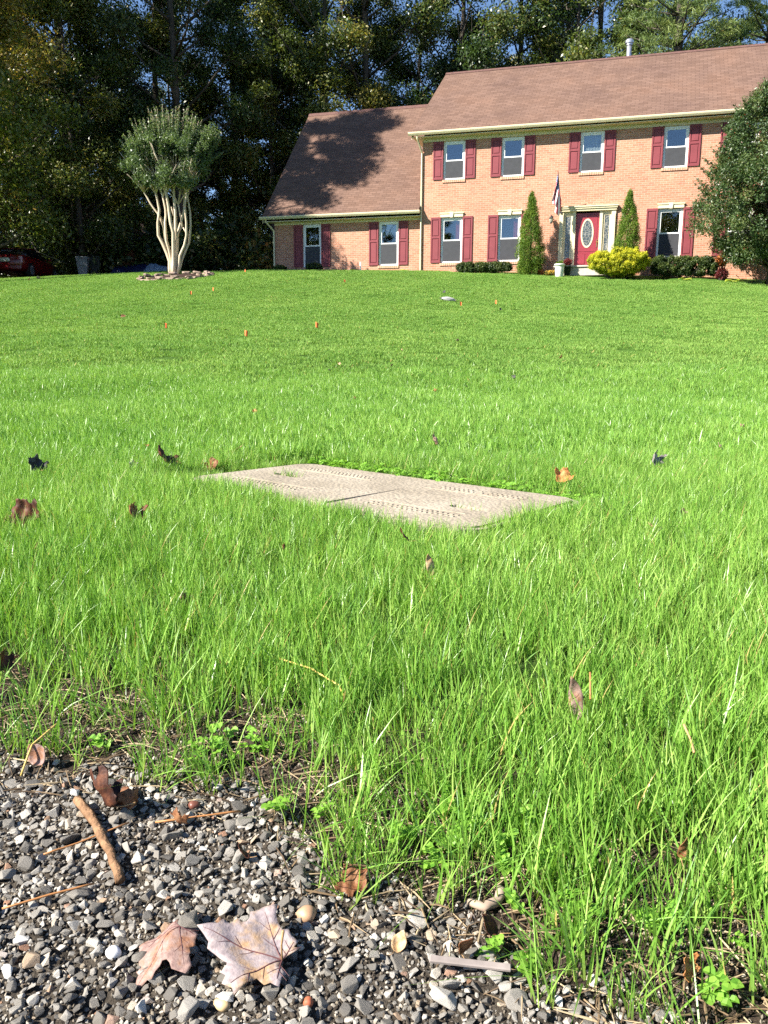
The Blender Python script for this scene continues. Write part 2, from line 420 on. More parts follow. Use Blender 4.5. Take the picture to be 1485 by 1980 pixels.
def build_ground():
    ang = np.concatenate([np.linspace(-180, -42, 40)[:-1], np.linspace(-42, 42, 240), np.linspace(42, 180, 40)[1:]])
    rad = np.concatenate([[0.02], np.geomspace(.25, 700, 330)])
    A, Rr = np.meshgrid(np.radians(ang), rad)
    x = Rr * np.sin(A); y = Rr * np.cos(A)
    ed = y - edge(x)
    z = H(x, y)
    il = in_lid(x, y, -.025)[0]
    z = np.where(il, z - .09, z)
    co = np.stack([x, y, z], -1).reshape(-1, 3)
    nr, na = len(rad), len(ang)
    i = np.arange(nr - 1)[:, None] * na + np.arange(na - 1)[None]
    f = np.stack([i, i + 1, i + na + 1, i + na], -1).reshape(-1)
    wood = np.clip(np.maximum(_smooth(41, 46, y), _smooth(36, 40, y) * _smooth(-7, -9, x)), 0, 1)
    o = np_mesh('ground', co, f, 4, ground_mat(), vattr={'edge': ed.ravel(), 'wood': wood.ravel()}, smooth=True)
    tag(o, 'lawn slope, bare soil and road edge the whole place stands on', None, None, 'structure')
build_ground()

# ------------------------------------------------------------------ the brick house
PHI = R(-17.265); HX, HY, HB = 1.4337, 34.992, 3.2
house = empty('brick_house', (HX, HY, HB), PHI, 'two-storey tan brick house with maroon shutters and brown shingle roof on the rise', 'house')
def hz(z): return z - HB
def hw(u, off, z=None):     # house frame -> world (off = metres in front of the facade)
    c, s = math.cos(PHI), math.sin(PHI)
    x = HX + u * c + (-off) * (-s); y = HY + u * s + (-off) * c
    return (x, y, Hs(x, y) if z is None else z)

def wall_holes(name, u0, u1, z0, z1, yy, holes, depth, mat, parent):
    """front wall in the plane y=yy with openings, jambs run back by depth"""
    m = MB()
    us = sorted({u0, u1, *[h[0] for h in holes], *[h[1] for h in holes]}); zs = sorted({z0, z1, *[h[2] for h in holes], *[h[3] for h in holes]})
    for a, b in zip(us, us[1:]):
        for c_, d in zip(zs, zs[1:]):
            if any(h[0] <= a and b <= h[1] and h[2] <= c_ and d <= h[3] for h in holes): continue
            m.add([(a, yy, hz(c_)), (b, yy, hz(c_)), (b, yy, hz(d)), (a, yy, hz(d))], [(0, 1, 2, 3)])
    for (a, b, c_, d) in holes:
        for (p, q) in (((a, c_), (a, d)), ((a, d), (b, d)), ((b, d), (b, c_)), ((b, c_), (a, c_))):
            m.add([(p[0], yy, hz(p[1])), (q[0], yy, hz(q[1])), (q[0], yy + depth, hz(q[1])), (p[0], yy + depth, hz(p[1]))], [(0, 1, 2, 3)])
    return m.build(name, mat, parent)

UP = [(.85, 1.71), (3.14, 4.00), (6.09, 6.95), (9.05, 9.91), (11.38, 12.24)]
LO = [(.80, 1.67), (3.10, 3.97), (9.02, 9.89), (11.38, 12.25)]
ZU = (7.11, 8.53); ZL = (3.96, 5.69)
GA = [(-5.19, -4.37), (-1.84, -1.00)]; ZG = (3.93, 5.66)
DOOR = (5.56, 7.42, 3.62, 5.74)
GY = .12    # garage front wall sits slightly back
holes = [(a, b, *ZU) for a, b in UP] + [(a, b, *ZL) for a, b in LO] + [DOOR]
wall_holes('front_wall', 0, 13.08, 2.9, 8.70, 0, holes, .11, M['brick'], house)
wall_holes('front_wall', -6.48, -.003, 2.9, 5.80, GY, [(a, b, *ZG) for a, b in GA], .11, M['brick'], house)
# side and back walls
DM, ZR = 5.25, 12.60      # ridge depth and height of the main roof
DG, ZGR = 5.07, 11.32
m = MB()
for uu in (0.0, 13.08):
    m.add([(uu, 0, hz(2.9)), (uu, 2 * DM, hz(2.9)), (uu, 2 * DM, hz(8.7)), (uu, DM, hz(12.4)), (uu, 0, hz(8.7))], [(0, 1, 2, 3, 4)])
m.add([(0, 2 * DM, hz(2.9)), (13.08, 2 * DM, hz(2.9)), (13.08, 2 * DM, hz(8.7)), (0, 2 * DM, hz(8.7))], [(0, 1, 2, 3)])
m.build('side_wall', M['brick_side'], house)
m = MB()
m.add([(-6.48, GY, hz(2.9)), (-6.48, 2 * DG, hz(2.9)), (-6.48, 2 * DG, hz(5.8)), (-6.48, DG, hz(11.1)), (-6.48, GY, hz(5.8))], [(0, 1, 2, 3, 4)])
m.add([(-6.48, 2 * DG, hz(2.9)), (-.01, 2 * DG, hz(2.9)), (-.01, 2 * DG, hz(5.8)), (-6.48, 2 * DG, hz(5.8))], [(0, 1, 2, 3)])
m.build('side_wall', M['brick_side'], house)
# room behind the windows (floor slab and back partition keep the inside dark)
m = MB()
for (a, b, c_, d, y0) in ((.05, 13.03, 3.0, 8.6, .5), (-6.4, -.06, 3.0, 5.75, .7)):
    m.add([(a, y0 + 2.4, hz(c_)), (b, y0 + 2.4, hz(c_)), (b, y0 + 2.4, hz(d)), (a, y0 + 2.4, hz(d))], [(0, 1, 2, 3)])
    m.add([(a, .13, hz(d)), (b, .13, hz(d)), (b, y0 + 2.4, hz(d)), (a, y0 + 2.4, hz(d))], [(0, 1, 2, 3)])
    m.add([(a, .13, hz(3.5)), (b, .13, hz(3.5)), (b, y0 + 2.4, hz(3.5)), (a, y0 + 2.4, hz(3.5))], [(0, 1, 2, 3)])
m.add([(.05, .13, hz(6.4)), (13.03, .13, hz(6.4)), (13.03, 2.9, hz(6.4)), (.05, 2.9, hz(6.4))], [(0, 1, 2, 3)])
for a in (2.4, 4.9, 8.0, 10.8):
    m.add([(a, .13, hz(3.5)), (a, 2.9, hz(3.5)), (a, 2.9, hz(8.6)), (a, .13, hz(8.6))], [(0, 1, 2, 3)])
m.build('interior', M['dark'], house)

def roof(u0, u1, zf, yf, dr, zr, name, thick=.09):
    m = MB(); sl = (zr - zf) / (dr - yf); n = math.hypot(1, sl)
    zb = zf; yb = 2 * dr - yf
    a = [(yf, hz(zf)), (dr, hz(zr)), (yb, hz(zb)), (yb, hz(zb) - thick), (dr, hz(zr) - thick * 1.3), (yf, hz(zf) - thick)]
    m.prism([(p[0], p[1]) for p in a], u0, u1, axis='x')
    return m.build(name, M['shingle'], house)
rm = roof(-.36, 13.44, 8.86, -.42, DM, ZR, 'roof')
rg = roof(-6.86, -.05, 5.99, -.30, DG, ZGR, 'roof')
# ridge caps
m = MB(); m.prism([(DM - .16, hz(ZR) - .085), (DM, hz(ZR) + .035), (DM + .16, hz(ZR) - .085)], -.37, 13.45, axis='x')
o = m.build('ridge_cap', plain('ridge_shingle', (.12, .065, .055), .9, .2, nscale=12, var=.3), rm)
m = MB(); m.prism([(DG - .14, hz(ZGR) - .12), (DG, hz(ZGR) + .03), (DG + .14, hz(ZGR) - .12)], -6.87, -.06, axis='x')
m.build('ridge_cap', bpy.data.materials['ridge_shingle'], rg)
# rake boards
def rake(u, yf, zf, dr, zr, par, side):
    m = MB(); a = .02; h = .17
    for sgn in (1, -1):
        y0 = yf if sgn > 0 else 2 * dr - yf
        m.add([(u, y0, hz(zf) - .09), (u, dr, hz(zr) - .11), (u, dr, hz(zr) - .11 - h), (u, y0, hz(zf) - .09 - h),
               (u + a * side, y0, hz(zf) - .09), (u + a * side, dr, hz(zr) - .11), (u + a * side, dr, hz(zr) - .11 - h), (u + a * side, y0, hz(zf) - .09 - h)],
              [(0, 1, 2, 3), (7, 6, 5, 4), (0, 4, 5, 1), (3, 2, 6, 7), (0, 3, 7, 4), (1, 5, 6, 2)])
    m.build('rake_board', M['cream'], par)
rake(-.35, -.40, 8.84, DM, ZR, rm, 1); rake(13.41, -.40, 8.84, DM, ZR, rm, 1); rake(-6.85, -.28, 5.97, DG, ZGR, rg, 1)
# soffits and friezes
m = MB(); m.box(-.34, 13.42, -.36, .02, hz(8.665), hz(8.69)); m.box(-.34, -.003, .021, 2 * DM, hz(8.665), hz(8.69)); m.build('soffit', M['cream'], house)
m = MB(); m.box(-6.84, -.03, -.25, GY + .02, hz(5.765), hz(5.79)); m.build('soffit', M['cream'], house)
m = MB(); m.box(.003, 13.08, -.025, -.001, hz(8.54), hz(8.662)); m.build('frieze', M['cream'], house)
m = MB(); m.box(-6.48, -.03, GY - .025, GY - .001, hz(5.665), hz(5.762)); m.build('frieze', M['cream'], house)
# gutters (K profile) with seams
def gutter(u0, u1, y, z, name='gutter'):
    m = MB()
    prof = [(y, z), (y - .10, z), (y - .125, z - .02), (y - .115, z - .06), (y - .075, z - .12), (y, z - .12)]
    m.prism([(p[0], hz(p[1])) for p in prof], u0, u1, axis='x')
    return m.build(name, M['cream'], house)
gutter(-.47, 13.5, -.40, 8.84); gutter(-6.97, .0, -.27, 5.975)
def spout(pts):
    m = MB()
    for a, b in zip(pts, pts[1:]): m.tube([a, b], .038, 6)
    return m.build('downspout', M['cream'], house)
spout([(-.12, -.42, hz(8.74)), (-.12, -.40, hz(8.60)), (-.01, -.05, hz(8.15)), (-.01, -.05, hz(3.6))])
spout([(-6.72, -.27, hz(5.86)), (-6.70, -.25, hz(5.76)), (-6.50, GY - .05, hz(5.45)), (-6.50, GY - .05, hz(3.7))])

def window(u0, u1, z0, z1, yy, blind=None, low=False):
    w = MB(); y0 = yy + .045; y1 = yy + .10; f = .075
    z0_, z1_ = hz(z0), hz(z1)
    w.box(u0, u0 + f, y0, y1, z0_, z1_); w.box(u1 - f, u1, y0, y1, z0_, z1_); w.box(u0 + f, u1 - f, y0, y1, z1_ - f, z1_); w.box(u0 + f, u1 - f, y0, y1, z0_, z0_ + .06)
    win = w.build('window', M['white'], house)
    zm = (z0_ + z1_) / 2
    s = MB(); g = .04       # sashes
    a, b = u0 + f, u1 - f
    for (p, q, yo) in ((zm - .02, z1_ - f, .012), (z0_ + .06, zm + .028, .004)):
        s.box(a, a + g, y0 + yo, y0 + yo + .03, p, q); s.box(b - g, b, y0 + yo, y0 + yo + .03, p, q)
        s.box(a + g, b - g, y0 + yo, y0 + yo + .03, q - .045, q); s.box(a + g, b - g, y0 + yo, y0 + yo + .03, p, p + .04)
    s.build('sash', M['white'], win)
    p = MB(); p.box(a + g, b - g, y0 + .028, y0 + .034, zm + .0, z1_ - f - .03); p.box(a + g, b - g, y0 + .018, y0 + .024, z0_ + .09, zm - .0)
    p.build('pane', M['glass'], win)
    sc = MB(); sc.box(a + .006, b - .006, y0 - .002, y0 + .001, z0_ + .062, zm - .022); sc.build('screen', M['screen'], win)
    if blind:
        c_ = MB(); bz0, mat = blind
        n = 14; ww = (b - a) / n
        if mat == 'curtain':
            for i in range(n): c_.box(a + i * ww, a + (i + 1) * ww - .003, y0 + .09 + .012 * (i % 2), y0 + .10 + .012 * (i % 2), hz(bz0), z1_ - .05)
        else:
            for i in range(5): c_.box(b - .22 + i * .04, b - .22 + i * .04 + .037, y0 + .09 + .012 * (i % 2), y0 + .10 + .012 * (i % 2), z0_ + .06, z1_ - .05)
        c_.build('curtain', M[mat], win)
    # brick sill of upright bricks
    sl = MB(); n = 11
    for i in range(n):
        x0 = u0 - .03 + (u1 - u0 + .06) * i / n; x1 = u0 - .03 + (u1 - u0 + .06) * (i + 1) / n - .012
        sl.box(x0, x1, yy - .035, yy + .05, z0_ - .105, z0_ - .004)
    sl.build('sill', M['sillbrick'], win)
    if low:
        l = MB(); zt = z1_ + .015
        l.box(u0 - .02, u1 + .02, yy - .05, yy - .001, zt, zt + .13)
        l.box(u0 - .05, u1 + .05, yy - .075, yy - .001, zt + .13, zt + .165)
        c0 = (u0 + u1) / 2
        l.add([(c0 - .05, yy - .085, zt - .02), (c0 + .05, yy - .085, zt - .02), (c0 + .085, yy - .085, zt + .19), (c0 - .085, yy - .085, zt + .19),
               (c0 - .05, yy - .001, zt - .02), (c0 + .05, yy - .001, zt - .02), (c0 + .085, yy - .001, zt + .19), (c0 - .085, yy - .001, zt + .19)],
              [(0, 1, 2, 3), (7, 6, 5, 4), (0, 4, 5, 1), (1, 5, 6, 2), (2, 6, 7, 3), (3, 7, 4, 0)])
        l.build('lintel', M['cream'], win)
    return win
M['sillbrick'] = plain('sill_brick', (.60, .33, .22), .85, .25, var=.25, nscale=14)

def shutter(u0, u1, z0, z1, yy):
    z0_, z1_ = hz(z0), hz(z1); s = MB(); y1 = yy - .004; y0 = yy - .04; st = .055
    zm = z0_ + (z1_ - z0_) * .56
    s.bevbox(u0, u0 + st, y0, y1, z0_, z1_, .004); s.bevbox(u1 - st, u1, y0, y1, z0_, z1_, .004)
    for (p, q) in ((z0_ + .001, z0_ + .085), (zm - .035, zm + .035), (z1_ - .085, z1_ - .001)): s.box(u0 + st, u1 - st, y0 + .002, y1 - .001, p, q)
    for (p, q) in ((z0_ + .085, zm - .035), (zm + .035, z1_ - .085)):
        s.box(u0 + st, u1 - st, yy - .018, y1 - .002, p, q)
        s.bevbox(u0 + st + .03, u1 - st - .03, yy - .034, yy - .012, p + .035, q - .035, .008)
    return s.build('shutter', M['maroon'], house)
SW = .40
for i, (a, b) in enumerate(UP):
    window(a, b, *ZU, 0, blind={0: None, 2: (7.7, 'curtain'), 3: None}.get(i))
    for (p, q) in ((a - SW - .01, a - .01), (b + .01, b + SW + .01)): shutter(p, q, ZU[0] + .01, ZU[1], 0)
for i, (a, b) in enumerate(LO):
    window(a, b, *ZL, 0, blind={0: (0, 'redcurtain'), 1: (0, 'redcurtain')}.get(i), low=True)
    for (p, q) in ((a - SW - .01, a - .01), (b + .01, b + SW + .01)): shutter(p, q, ZL[0] + .01, ZL[1] + .02, 0)
for i, (a, b) in enumerate(GA):
    window(a, b, *ZG, GY, blind=None if i == 0 else (5.15, 'curtain'))
    for (p, q) in ((a - SW - .01, a - .01), (b + .01, b + SW + .01)): shutter(p, q, ZG[0] + .01, ZG[1] - .02, GY)

# door surround
du0, du1, dz0, dz1 = DOOR
s = MB(); Z = hz
s.box(5.44, 5.60, -.06, .10, Z(3.62), Z(5.72)); s.box(7.36, 7.52, -.06, .10, Z(3.62), Z(5.72))          # pilasters
s.box(5.455, 5.585, -.075, -.061, Z(3.80), Z(5.60)); s.box(7.375, 7.505, -.075, -.061, Z(3.80), Z(5.60))
s.box(5.94, 6.05, -.02, .10, Z(3.62), Z(5.72)); s.box(6.93, 7.04, -.02, .10, Z(3.62), Z(5.72))          # mullions
s.box(5.42, 7.54, -.10, .09, Z(5.722), Z(5.80)); s.box(5.39, 7.57, -.14, -.002, Z(5.80), Z(5.86)); s.box(5.36, 7.60, -.17, -.003, Z(5.86), Z(5.90))
sur = s.build('door_surround', M['cream'], house)
for (a, b) in ((5.603, 5.937), (7.043, 7.357)):
    k = MB(); k.box(a, a + .07, .03, .08, Z(3.62), Z(5.72)); k.box(b - .07, b, .03, .08, Z(3.62), Z(5.72)); k.box(a + .07, b - .07, .03, .08, Z(5.56), Z(5.72)); k.box(a + .07, b - .07, .03, .08, Z(3.62), Z(4.0))
    sd = k.build('sidelight', M['cream'], house)
    g = MB(); g.box(a + .07, b - .07, .05, .056, Z(4.0), Z(5.56)); g.build('pane', M['leaded'], sd)
d = MB(); d.box(6.053, 6.927, .10, .14, Z(3.64), Z(5.66))
d.box(6.06, 6.92, .085, .10, Z(5.60), Z(5.655))
door = d.build('front_door', M['doorred'], house)
k = MB()
cu, cz = 6.49, Z(4.93)
def ovalring(mb, r0u, r0z, r1u, r1z, y0, y1, n=40):
    for i in range(n):
        a0, a1 = 2 * math.pi * i / n, 2 * math.pi * (i + 1) / n
        P = [(cu + r0u * math.cos(a0), cz + r0z * math.sin(a0)), (cu + r1u * math.cos(a0), cz + r1z * math.sin(a0)), (cu + r1u * math.cos(a1), cz + r1z * math.sin(a1)), (cu + r0u * math.cos(a1), cz + r0z * math.sin(a1))]
        mb.add([(p[0], y0, p[1]) for p in P] + [(p[0], y1, p[1]) for p in P], [(0, 1, 2, 3), (0, 4, 5, 1), (1, 5, 6, 2), (2, 6, 7, 3), (3, 7, 4, 0)])
ovalring(k, .185, .47, .235, .53, .075, .0995); k.build('oval_frame', M['cream'], door)
k = MB(); n = 40; k.add([(cu, .082, cz)] + [(cu + .187 * math.cos(2 * math.pi * i / n), .082, cz + .472 * math.sin(2 * math.pi * i / n)) for i in range(n)], [(0, i + 1, (i + 1) % n + 1) for i in range(n)])
k.build('oval_pane', M['leaded'], door)
k = MB()
for (a, b) in ((6.14, 6.45), (6.53, 6.84)): k.bevbox(a, b, .085, .102, Z(3.80), Z(4.18), .012)
k.bevbox(6.13, 6.85, .088, .102, Z(4.26), Z(5.56), .006)
k.build('door_panel', M['doorred'], door)
k = MB(); k.lathe([(.0, -.02), (.03, -.02), (.035, 0), (.02, .03), (.0, .03)], 10); 
for i, vtx in enumerate(k.v): k.v[i] = (6.86 + vtx[0], .05 - vtx[2], Z(4.60) + vtx[1])
k.box(6.845, 6.875, .075, .0845, Z(4.42), Z(4.70)); k.build('handle', M['brass'], door)
k = MB(); k.box(5.45, 7.50, -.95, -.08, Z(3.3), Z(3.60)); k.bevbox(5.40, 7.55, -1.0, -.078, Z(3.60), Z(3.66), .01)
stp = k.build('doorstep', M['concrete'], house)
# wall lanterns
def lantern(u, z, label):
    root = empty('wall_lantern', hw(u, 0, z), PHI, label, 'lantern', 'lanterns either side of the front door')
    b = MB(); b.lathe([(.0, -.16), (.05, -.16), (.05, -.15), (.02, -.14), (.02, .12), (.0, .12)], 8); b.tube([(0, .155, -.02), (0, .03, -.1), (0, -.02, .0)], .012, 6)
    for i, q in enumerate(b.v): b.v[i] = (q[0], q[1] - .16 if i < 48 else q[1] - .16, q[2])
    c0 = MB(); c0.box(-.04, .04, -.02, -.002, -.10, .10); c0.tube([(0, -.02, .02), (0, -.09, .06), (0, -.14, .02), (0, -.15, -.02)], .011, 6); c0.build('bracket', M['iron'], root)
    g = MB(); g.lathe([(.045, -.17), (.07, -.02)], 6, (0, -.15)); g.build('glass', M['lampglass'], root)
    p = MB(); p.lathe([(.035, -.20), (.05, -.19), (.05, -.17)], 6, (0, -.15)); p.lathe([(.09, -.02), (.06, .03), (.015, .06), (.012, .12), (.0, .125)], 6, (0, -.15))
    for k_ in range(6):
        a = 2 * math.pi * k_ / 6; p.tube([(.047 * math.cos(a), -.15 + .047 * math.sin(a), -.17), (.073 * math.cos(a), -.15 + .073 * math.sin(a), -.02)], .006, 4)
    p.build('cage', M['iron'], root)
lantern(5.14, 5.50, 'small black lantern with pale glass on the brick just left of the hanging flag')
lantern(7.80, 5.58, 'small black lantern on the brick beside the right arborvitae by the door')

# flue pipe on the ridge
def flue():
    u, off = 7.42, -DM - .35
    root = MB(); z0 = Z(ZR) - .35; 
    root.lathe([(.10, z0), (.10, z0 + .95)], 14, (u, -off))
    f = root.build('flue_pipe', M['galv'], house, True)
    c_ = MB(); z = z0 + .95
    c_.lathe([(.13, z - .05), (.13, z + .02), (.17, z + .03), (.17, z + .12), (.12, z + .18), (.02, z + .2)], 14, (u, -off)); c_.build('cap', M['galv'], f)
    k_ = MB(); k_.lathe([(.3, z0 + .1), (.28, z0 + .18), (.12, z0 + .30), (.105, z0 + .32)], 14, (u, -off)); k_.build('flashing', M['galv'], f)
flue()

# ------------------------------------------------------------------ the flag on its pole
def porch_flag():
    M['fred'] = plain('flag_red', (.60, .09, .11), .8, .2, var=.05); M['fwhite'] = plain('flag_white', (.82, .80, .80), .8, .2, var=.03); M['fblue'] = plain('flag_blue', (.07, .08, .24), .8, .2, var=.05)
    root = empty('flag', hw(5.50, .08, 5.72), PHI, 'limp striped and starred flag on a pole slanting out over the front door', 'flag')
    base = Vector((0, 0, 0)); tip = Vector((-.10, -.80, 1.30))
    p = MB(); p.tube([base, tip], .013, 8); p.lathe([(.0, 0), (.025, .01), (.03, .03), (.0, .06)], 8, (0, 0)); 
    p.build('pole', plain('flag_pole', (.10, .06, .05), .4, .4), root)
    b = MB(); b.box(-.03, .03, -.02, .06, -.08, .06); b.build('bracket', M['iron'], root)
    NS, NTt = 39, 60; co = []; mi = []
    s0 = base.lerp(tip, .97); s1 = base.lerp(tip, .50)
    for j in range(NS + 1):
        s = j / NS
        for i in range(NTt + 1):
            t_ = i / NTt
            hp = s0.lerp(s1, s)
            # hangs from the pole and gathers in folds below its lower end
            drop = t_ * 1.05 + (1 - s) * 0.10 * t_
            gather = 1 - (1 - t_) ** 3
            tgt = s0.lerp(s1, .62 + .22 * s)
            q = hp.lerp(Vector((tgt.x, tgt.y, hp.z)), gather * .8)
            amp = .05 * min(1, t_ * 3)
            x = q.x - .12 * t_ + (s - .5) * .22 * gather + amp * math.sin(s * 13 + t_ * 2.2)
            y = q.y + amp * math.cos(s * 17 + t_ * 3) 
            co.append((x, y, q.z - drop * (.9 - .18 * (1 - s))))
    fs = []; w_ = NTt + 1
    for j in range(NS):
        for i in range(NTt):
            a = j * w_ + i; fs += [a, a + 1, a + w_ + 1, a + w_]
            if j < 21 and i < 20:
                star = (j % 4 == 2 and i % 4 == 1) or (j % 4 == 0 and i % 4 == 3)
                mi.append(1 if star else 2)
            else: mi.append(0 if (j // 3) % 2 == 0 else 1)
    np_mesh('cloth', np.array(co), np.array(fs), 4, [M['fred'], M['fwhite'], M['fblue']], root, smooth=True, mi=np.array(mi))
porch_flag()

# ------------------------------------------------------------------ foliage
def leaves(centers, radii, n, size, rs, squash=(1, 1, 1), shell=.55, up=.35, aspect=.5, tint_blob=.35, dirbias=None, top_tint=0.0):
    """n leaf faces spread through a set of blobs -> arrays"""
    centers = np.asarray(centers, float); radii = np.asarray(radii, float)
    w = radii ** 2; pick = rs.choice(len(centers), n, p=w / w.sum())
    d = rs.normal(size=(n, 3)); d /= np.linalg.norm(d, axis=1)[:, None]
    r_ = (shell + (1 - shell) * rs.random(n)) ** 1.0 * (1 + .12 * rs.normal(size=n))
    P = centers[pick] + d * (radii[pick] * r_)[:, None] * np.array(squash)
    nrm = d * .6 + rs.normal(size=(n, 3)) * .7 + np.array([0, 0, up]); nrm /= np.linalg.norm(nrm, axis=1)[:, None]
    t = rs.normal(size=(n, 3)) if dirbias is None else rs.normal(size=(n, 3)) * .45 + np.array(dirbias) + d * .3
    t -= nrm * (t * nrm).sum(1)[:, None]; t /= np.linalg.norm(t, axis=1)[:, None]
    b = np.cross(nrm, t)
    s = size * (.6 + .8 * rs.random(n))
    L = t * s[:, None]; Bq = b * (s * aspect)[:, None]; dr = np.zeros((n, 3)); dr[:, 2] = -.18 * s
    V = np.stack([P - L, P + Bq * .9 + L * .1 + nrm * (s * .12)[:, None], P + L + dr, P - Bq * .9 + L * .1 + nrm * (s * .12)[:, None]], 1)
    blob_t = rs.random(len(centers))
    tint = np.clip(.5 + (blob_t[pick] - .5) * tint_blob * 2 + .18 * rs.normal(size=n) + top_tint * d[:, 2], 0, .93)
    hot = rs.random(n) < .012; tint[hot] = .97 + .03 * rs.random(hot.sum())
    return V.reshape(-1, 3), tint
def leaf_obj(name, V, tint, mat, parent, linkit=True):
    return np_mesh(name, V, np.arange(len(V)), 4, mat, parent, fattr={'tint': tint}, linkit=linkit)

def tree_meshes(seed, h, r, crown0, nblob, nleaf, size, trunk_r, mat, bias=0.0):
    """a broadleaf tree around the origin -> (trunk mesh builder, leaf arrays)"""
    rs = np.random.default_rng(seed); rr = random.Random(seed)
    tb = MB(); lean = Vector((rr.uniform(-.03, .03), rr.uniform(-.03, .03), 1))
    pts = []; x = y = 0
    for i in range(9):
        t_ = i / 8; z = t_ * h * .93
        x += rr.uniform(-.12, .12) * h / 20; y += rr.uniform(-.12, .12) * h / 20
        pts.append(Vector((x + lean.x * z, y + lean.y * z, z - (.3 if i == 0 else 0))))
    tb.tube(pts, [trunk_r * (1.35 if i == 0 else (1 - .86 * i / 8)) for i in range(9)], 10)
    cen = []; rad = []
    for k in range(nblob):
        zt = crown0 + (h - crown0) * (k + .5) / nblob * .97
        u = (zt - crown0) / (h - crown0)
        prof = math.sin(math.pi * min(1, .18 + u * .82)) ** .6
        a = k * 2.4 + rr.uniform(-.5, .5); rad_k = r * prof * rr.uniform(.35, 1.0)
        i = min(7, int(zt / (h * .93) * 8)); base = pts[i]
        c_ = Vector((base.x + rad_k * math.cos(a), base.y + rad_k * math.sin(a), zt + rr.uniform(-.4, .4)))
        br = r * rr.uniform(.22, .42) * (1 - .3 * u)
        cen.append(c_); rad.append(br)
        st = Vector((base.x, base.y, max(crown0 * .6, zt - rad_k * .75)))
        mid = st.lerp(c_, .5) + Vector((rr.uniform(-.3, .3), rr.uniform(-.3, .3), -.25))
        tr = trunk_r * (.34 - .2 * u)
        tb.tube([st, mid, c_, c_ + (c_ - mid) * .5], [tr, tr * .7, tr * .4, tr * .1], 6)
        for q in range(4):
            e_ = c_ + Vector((rr.gauss(0, 1), rr.gauss(0, 1), rr.gauss(0, .8))) * br * .75
            tb.tube([mid.lerp(c_, .6), (mid + e_) / 2 + Vector((0, 0, .1)), e_], [tr * .35, tr * .2, tr * .06], 4)
    V, tint = leaves(cen, rad, nleaf, size, rs, squash=(1, 1, .72), shell=.15, up=.4, aspect=.55)
    return tb, V, tint

WOOD = 'trees of the shaded wood behind the house and lawn'
_protos = {}
def proto_tree(key, **kw):
    mat = kw.pop('mat'); nm = kw.pop('name', 'tree')
    tb, V, tint = tree_meshes(mat=mat, **kw)
    root = empty(nm, (0, 0, 0), 0); tk = tb.build('trunk', M['bark'], root, True)
    leaf_obj('crown', V, tint, M[mat], root)
    _protos[key] = [root, False]
def plant_tree(key, x, y, rz, sc, label, group=None, mat=None, z=None):
    root, used = _protos[key]
    o = root if not used else copy_tree(root)
    _protos[key][1] = True
    o.location = (x, y, (Hs(x, y) if z is None else z) - .1); o.rotation_euler = (0, 0, rz); o.scale = (sc, sc, sc)
    for k in ('label', 'group'): 
        if k in o.keys(): del o[k]
    tag(o, label, 'tree', group)
    if mat:
        for ch in o.children:
            if ch.name.startswith('crown'):
                ch.data = ch.data.copy(); ch.data.materials[0] = M[mat]
    return o
LF = .088
proto_tree('a', seed=11, h=25, r=5.2, crown0=4.5, nblob=40, nleaf=66000, size=LF, trunk_r=.30, mat='leaf_dark')
proto_tree('b', seed=12, h=23, r=4.6, crown0=3.0, nblob=40, nleaf=60000, size=LF, trunk_r=.26, mat='leaf_olive')
proto_tree('c', seed=13, h=28, r=5.4, crown0=7, nblob=36, nleaf=58000, size=LF, trunk_r=.34, mat='leaf_dark')
proto_tree('d', seed=14, h=18, r=4.2, crown0=1.6, nblob=40, nleaf=58000, size=LF, trunk_r=.20, mat='leaf_olive')
proto_tree('e', seed=15, h=26, r=4.8, crown0=9, nblob=30, nleaf=38000, size=LF, trunk_r=.30, mat='leaf_yellow')
proto_tree('f', seed=16, h=22, r=5.6, crown0=2.2, nblob=52, nleaf=76000, size=.085, trunk_r=.32, mat='leaf_bronze')
proto_tree('g', seed=17, h=26, r=3.7, crown0=8, nblob=90, nleaf=120000, size=.10, trunk_r=.28, mat='leaf_bronze')
TL = dict(a='tall dark green tree standing in the wood behind the house and lawn', b='olive green tree with low limbs in the shaded wood behind the house and lawn',
          c='very tall bare-stemmed dark tree in the wood behind the house and lawn', d='shorter bushy olive tree in the shaded wood behind the house and lawn',
          e='thin-crowned yellow-green tree in the shaded wood behind the house and lawn')
plant_tree('f', -18.5, 40.0, .4, 1.05, 'broad bronze and green tree overhanging the red car at the left edge')
plant_tree('g', -16.5, 32.9, 1.1, .86, 'tall narrow bronze-green tree at the left edge, shading the roof of the low wing')
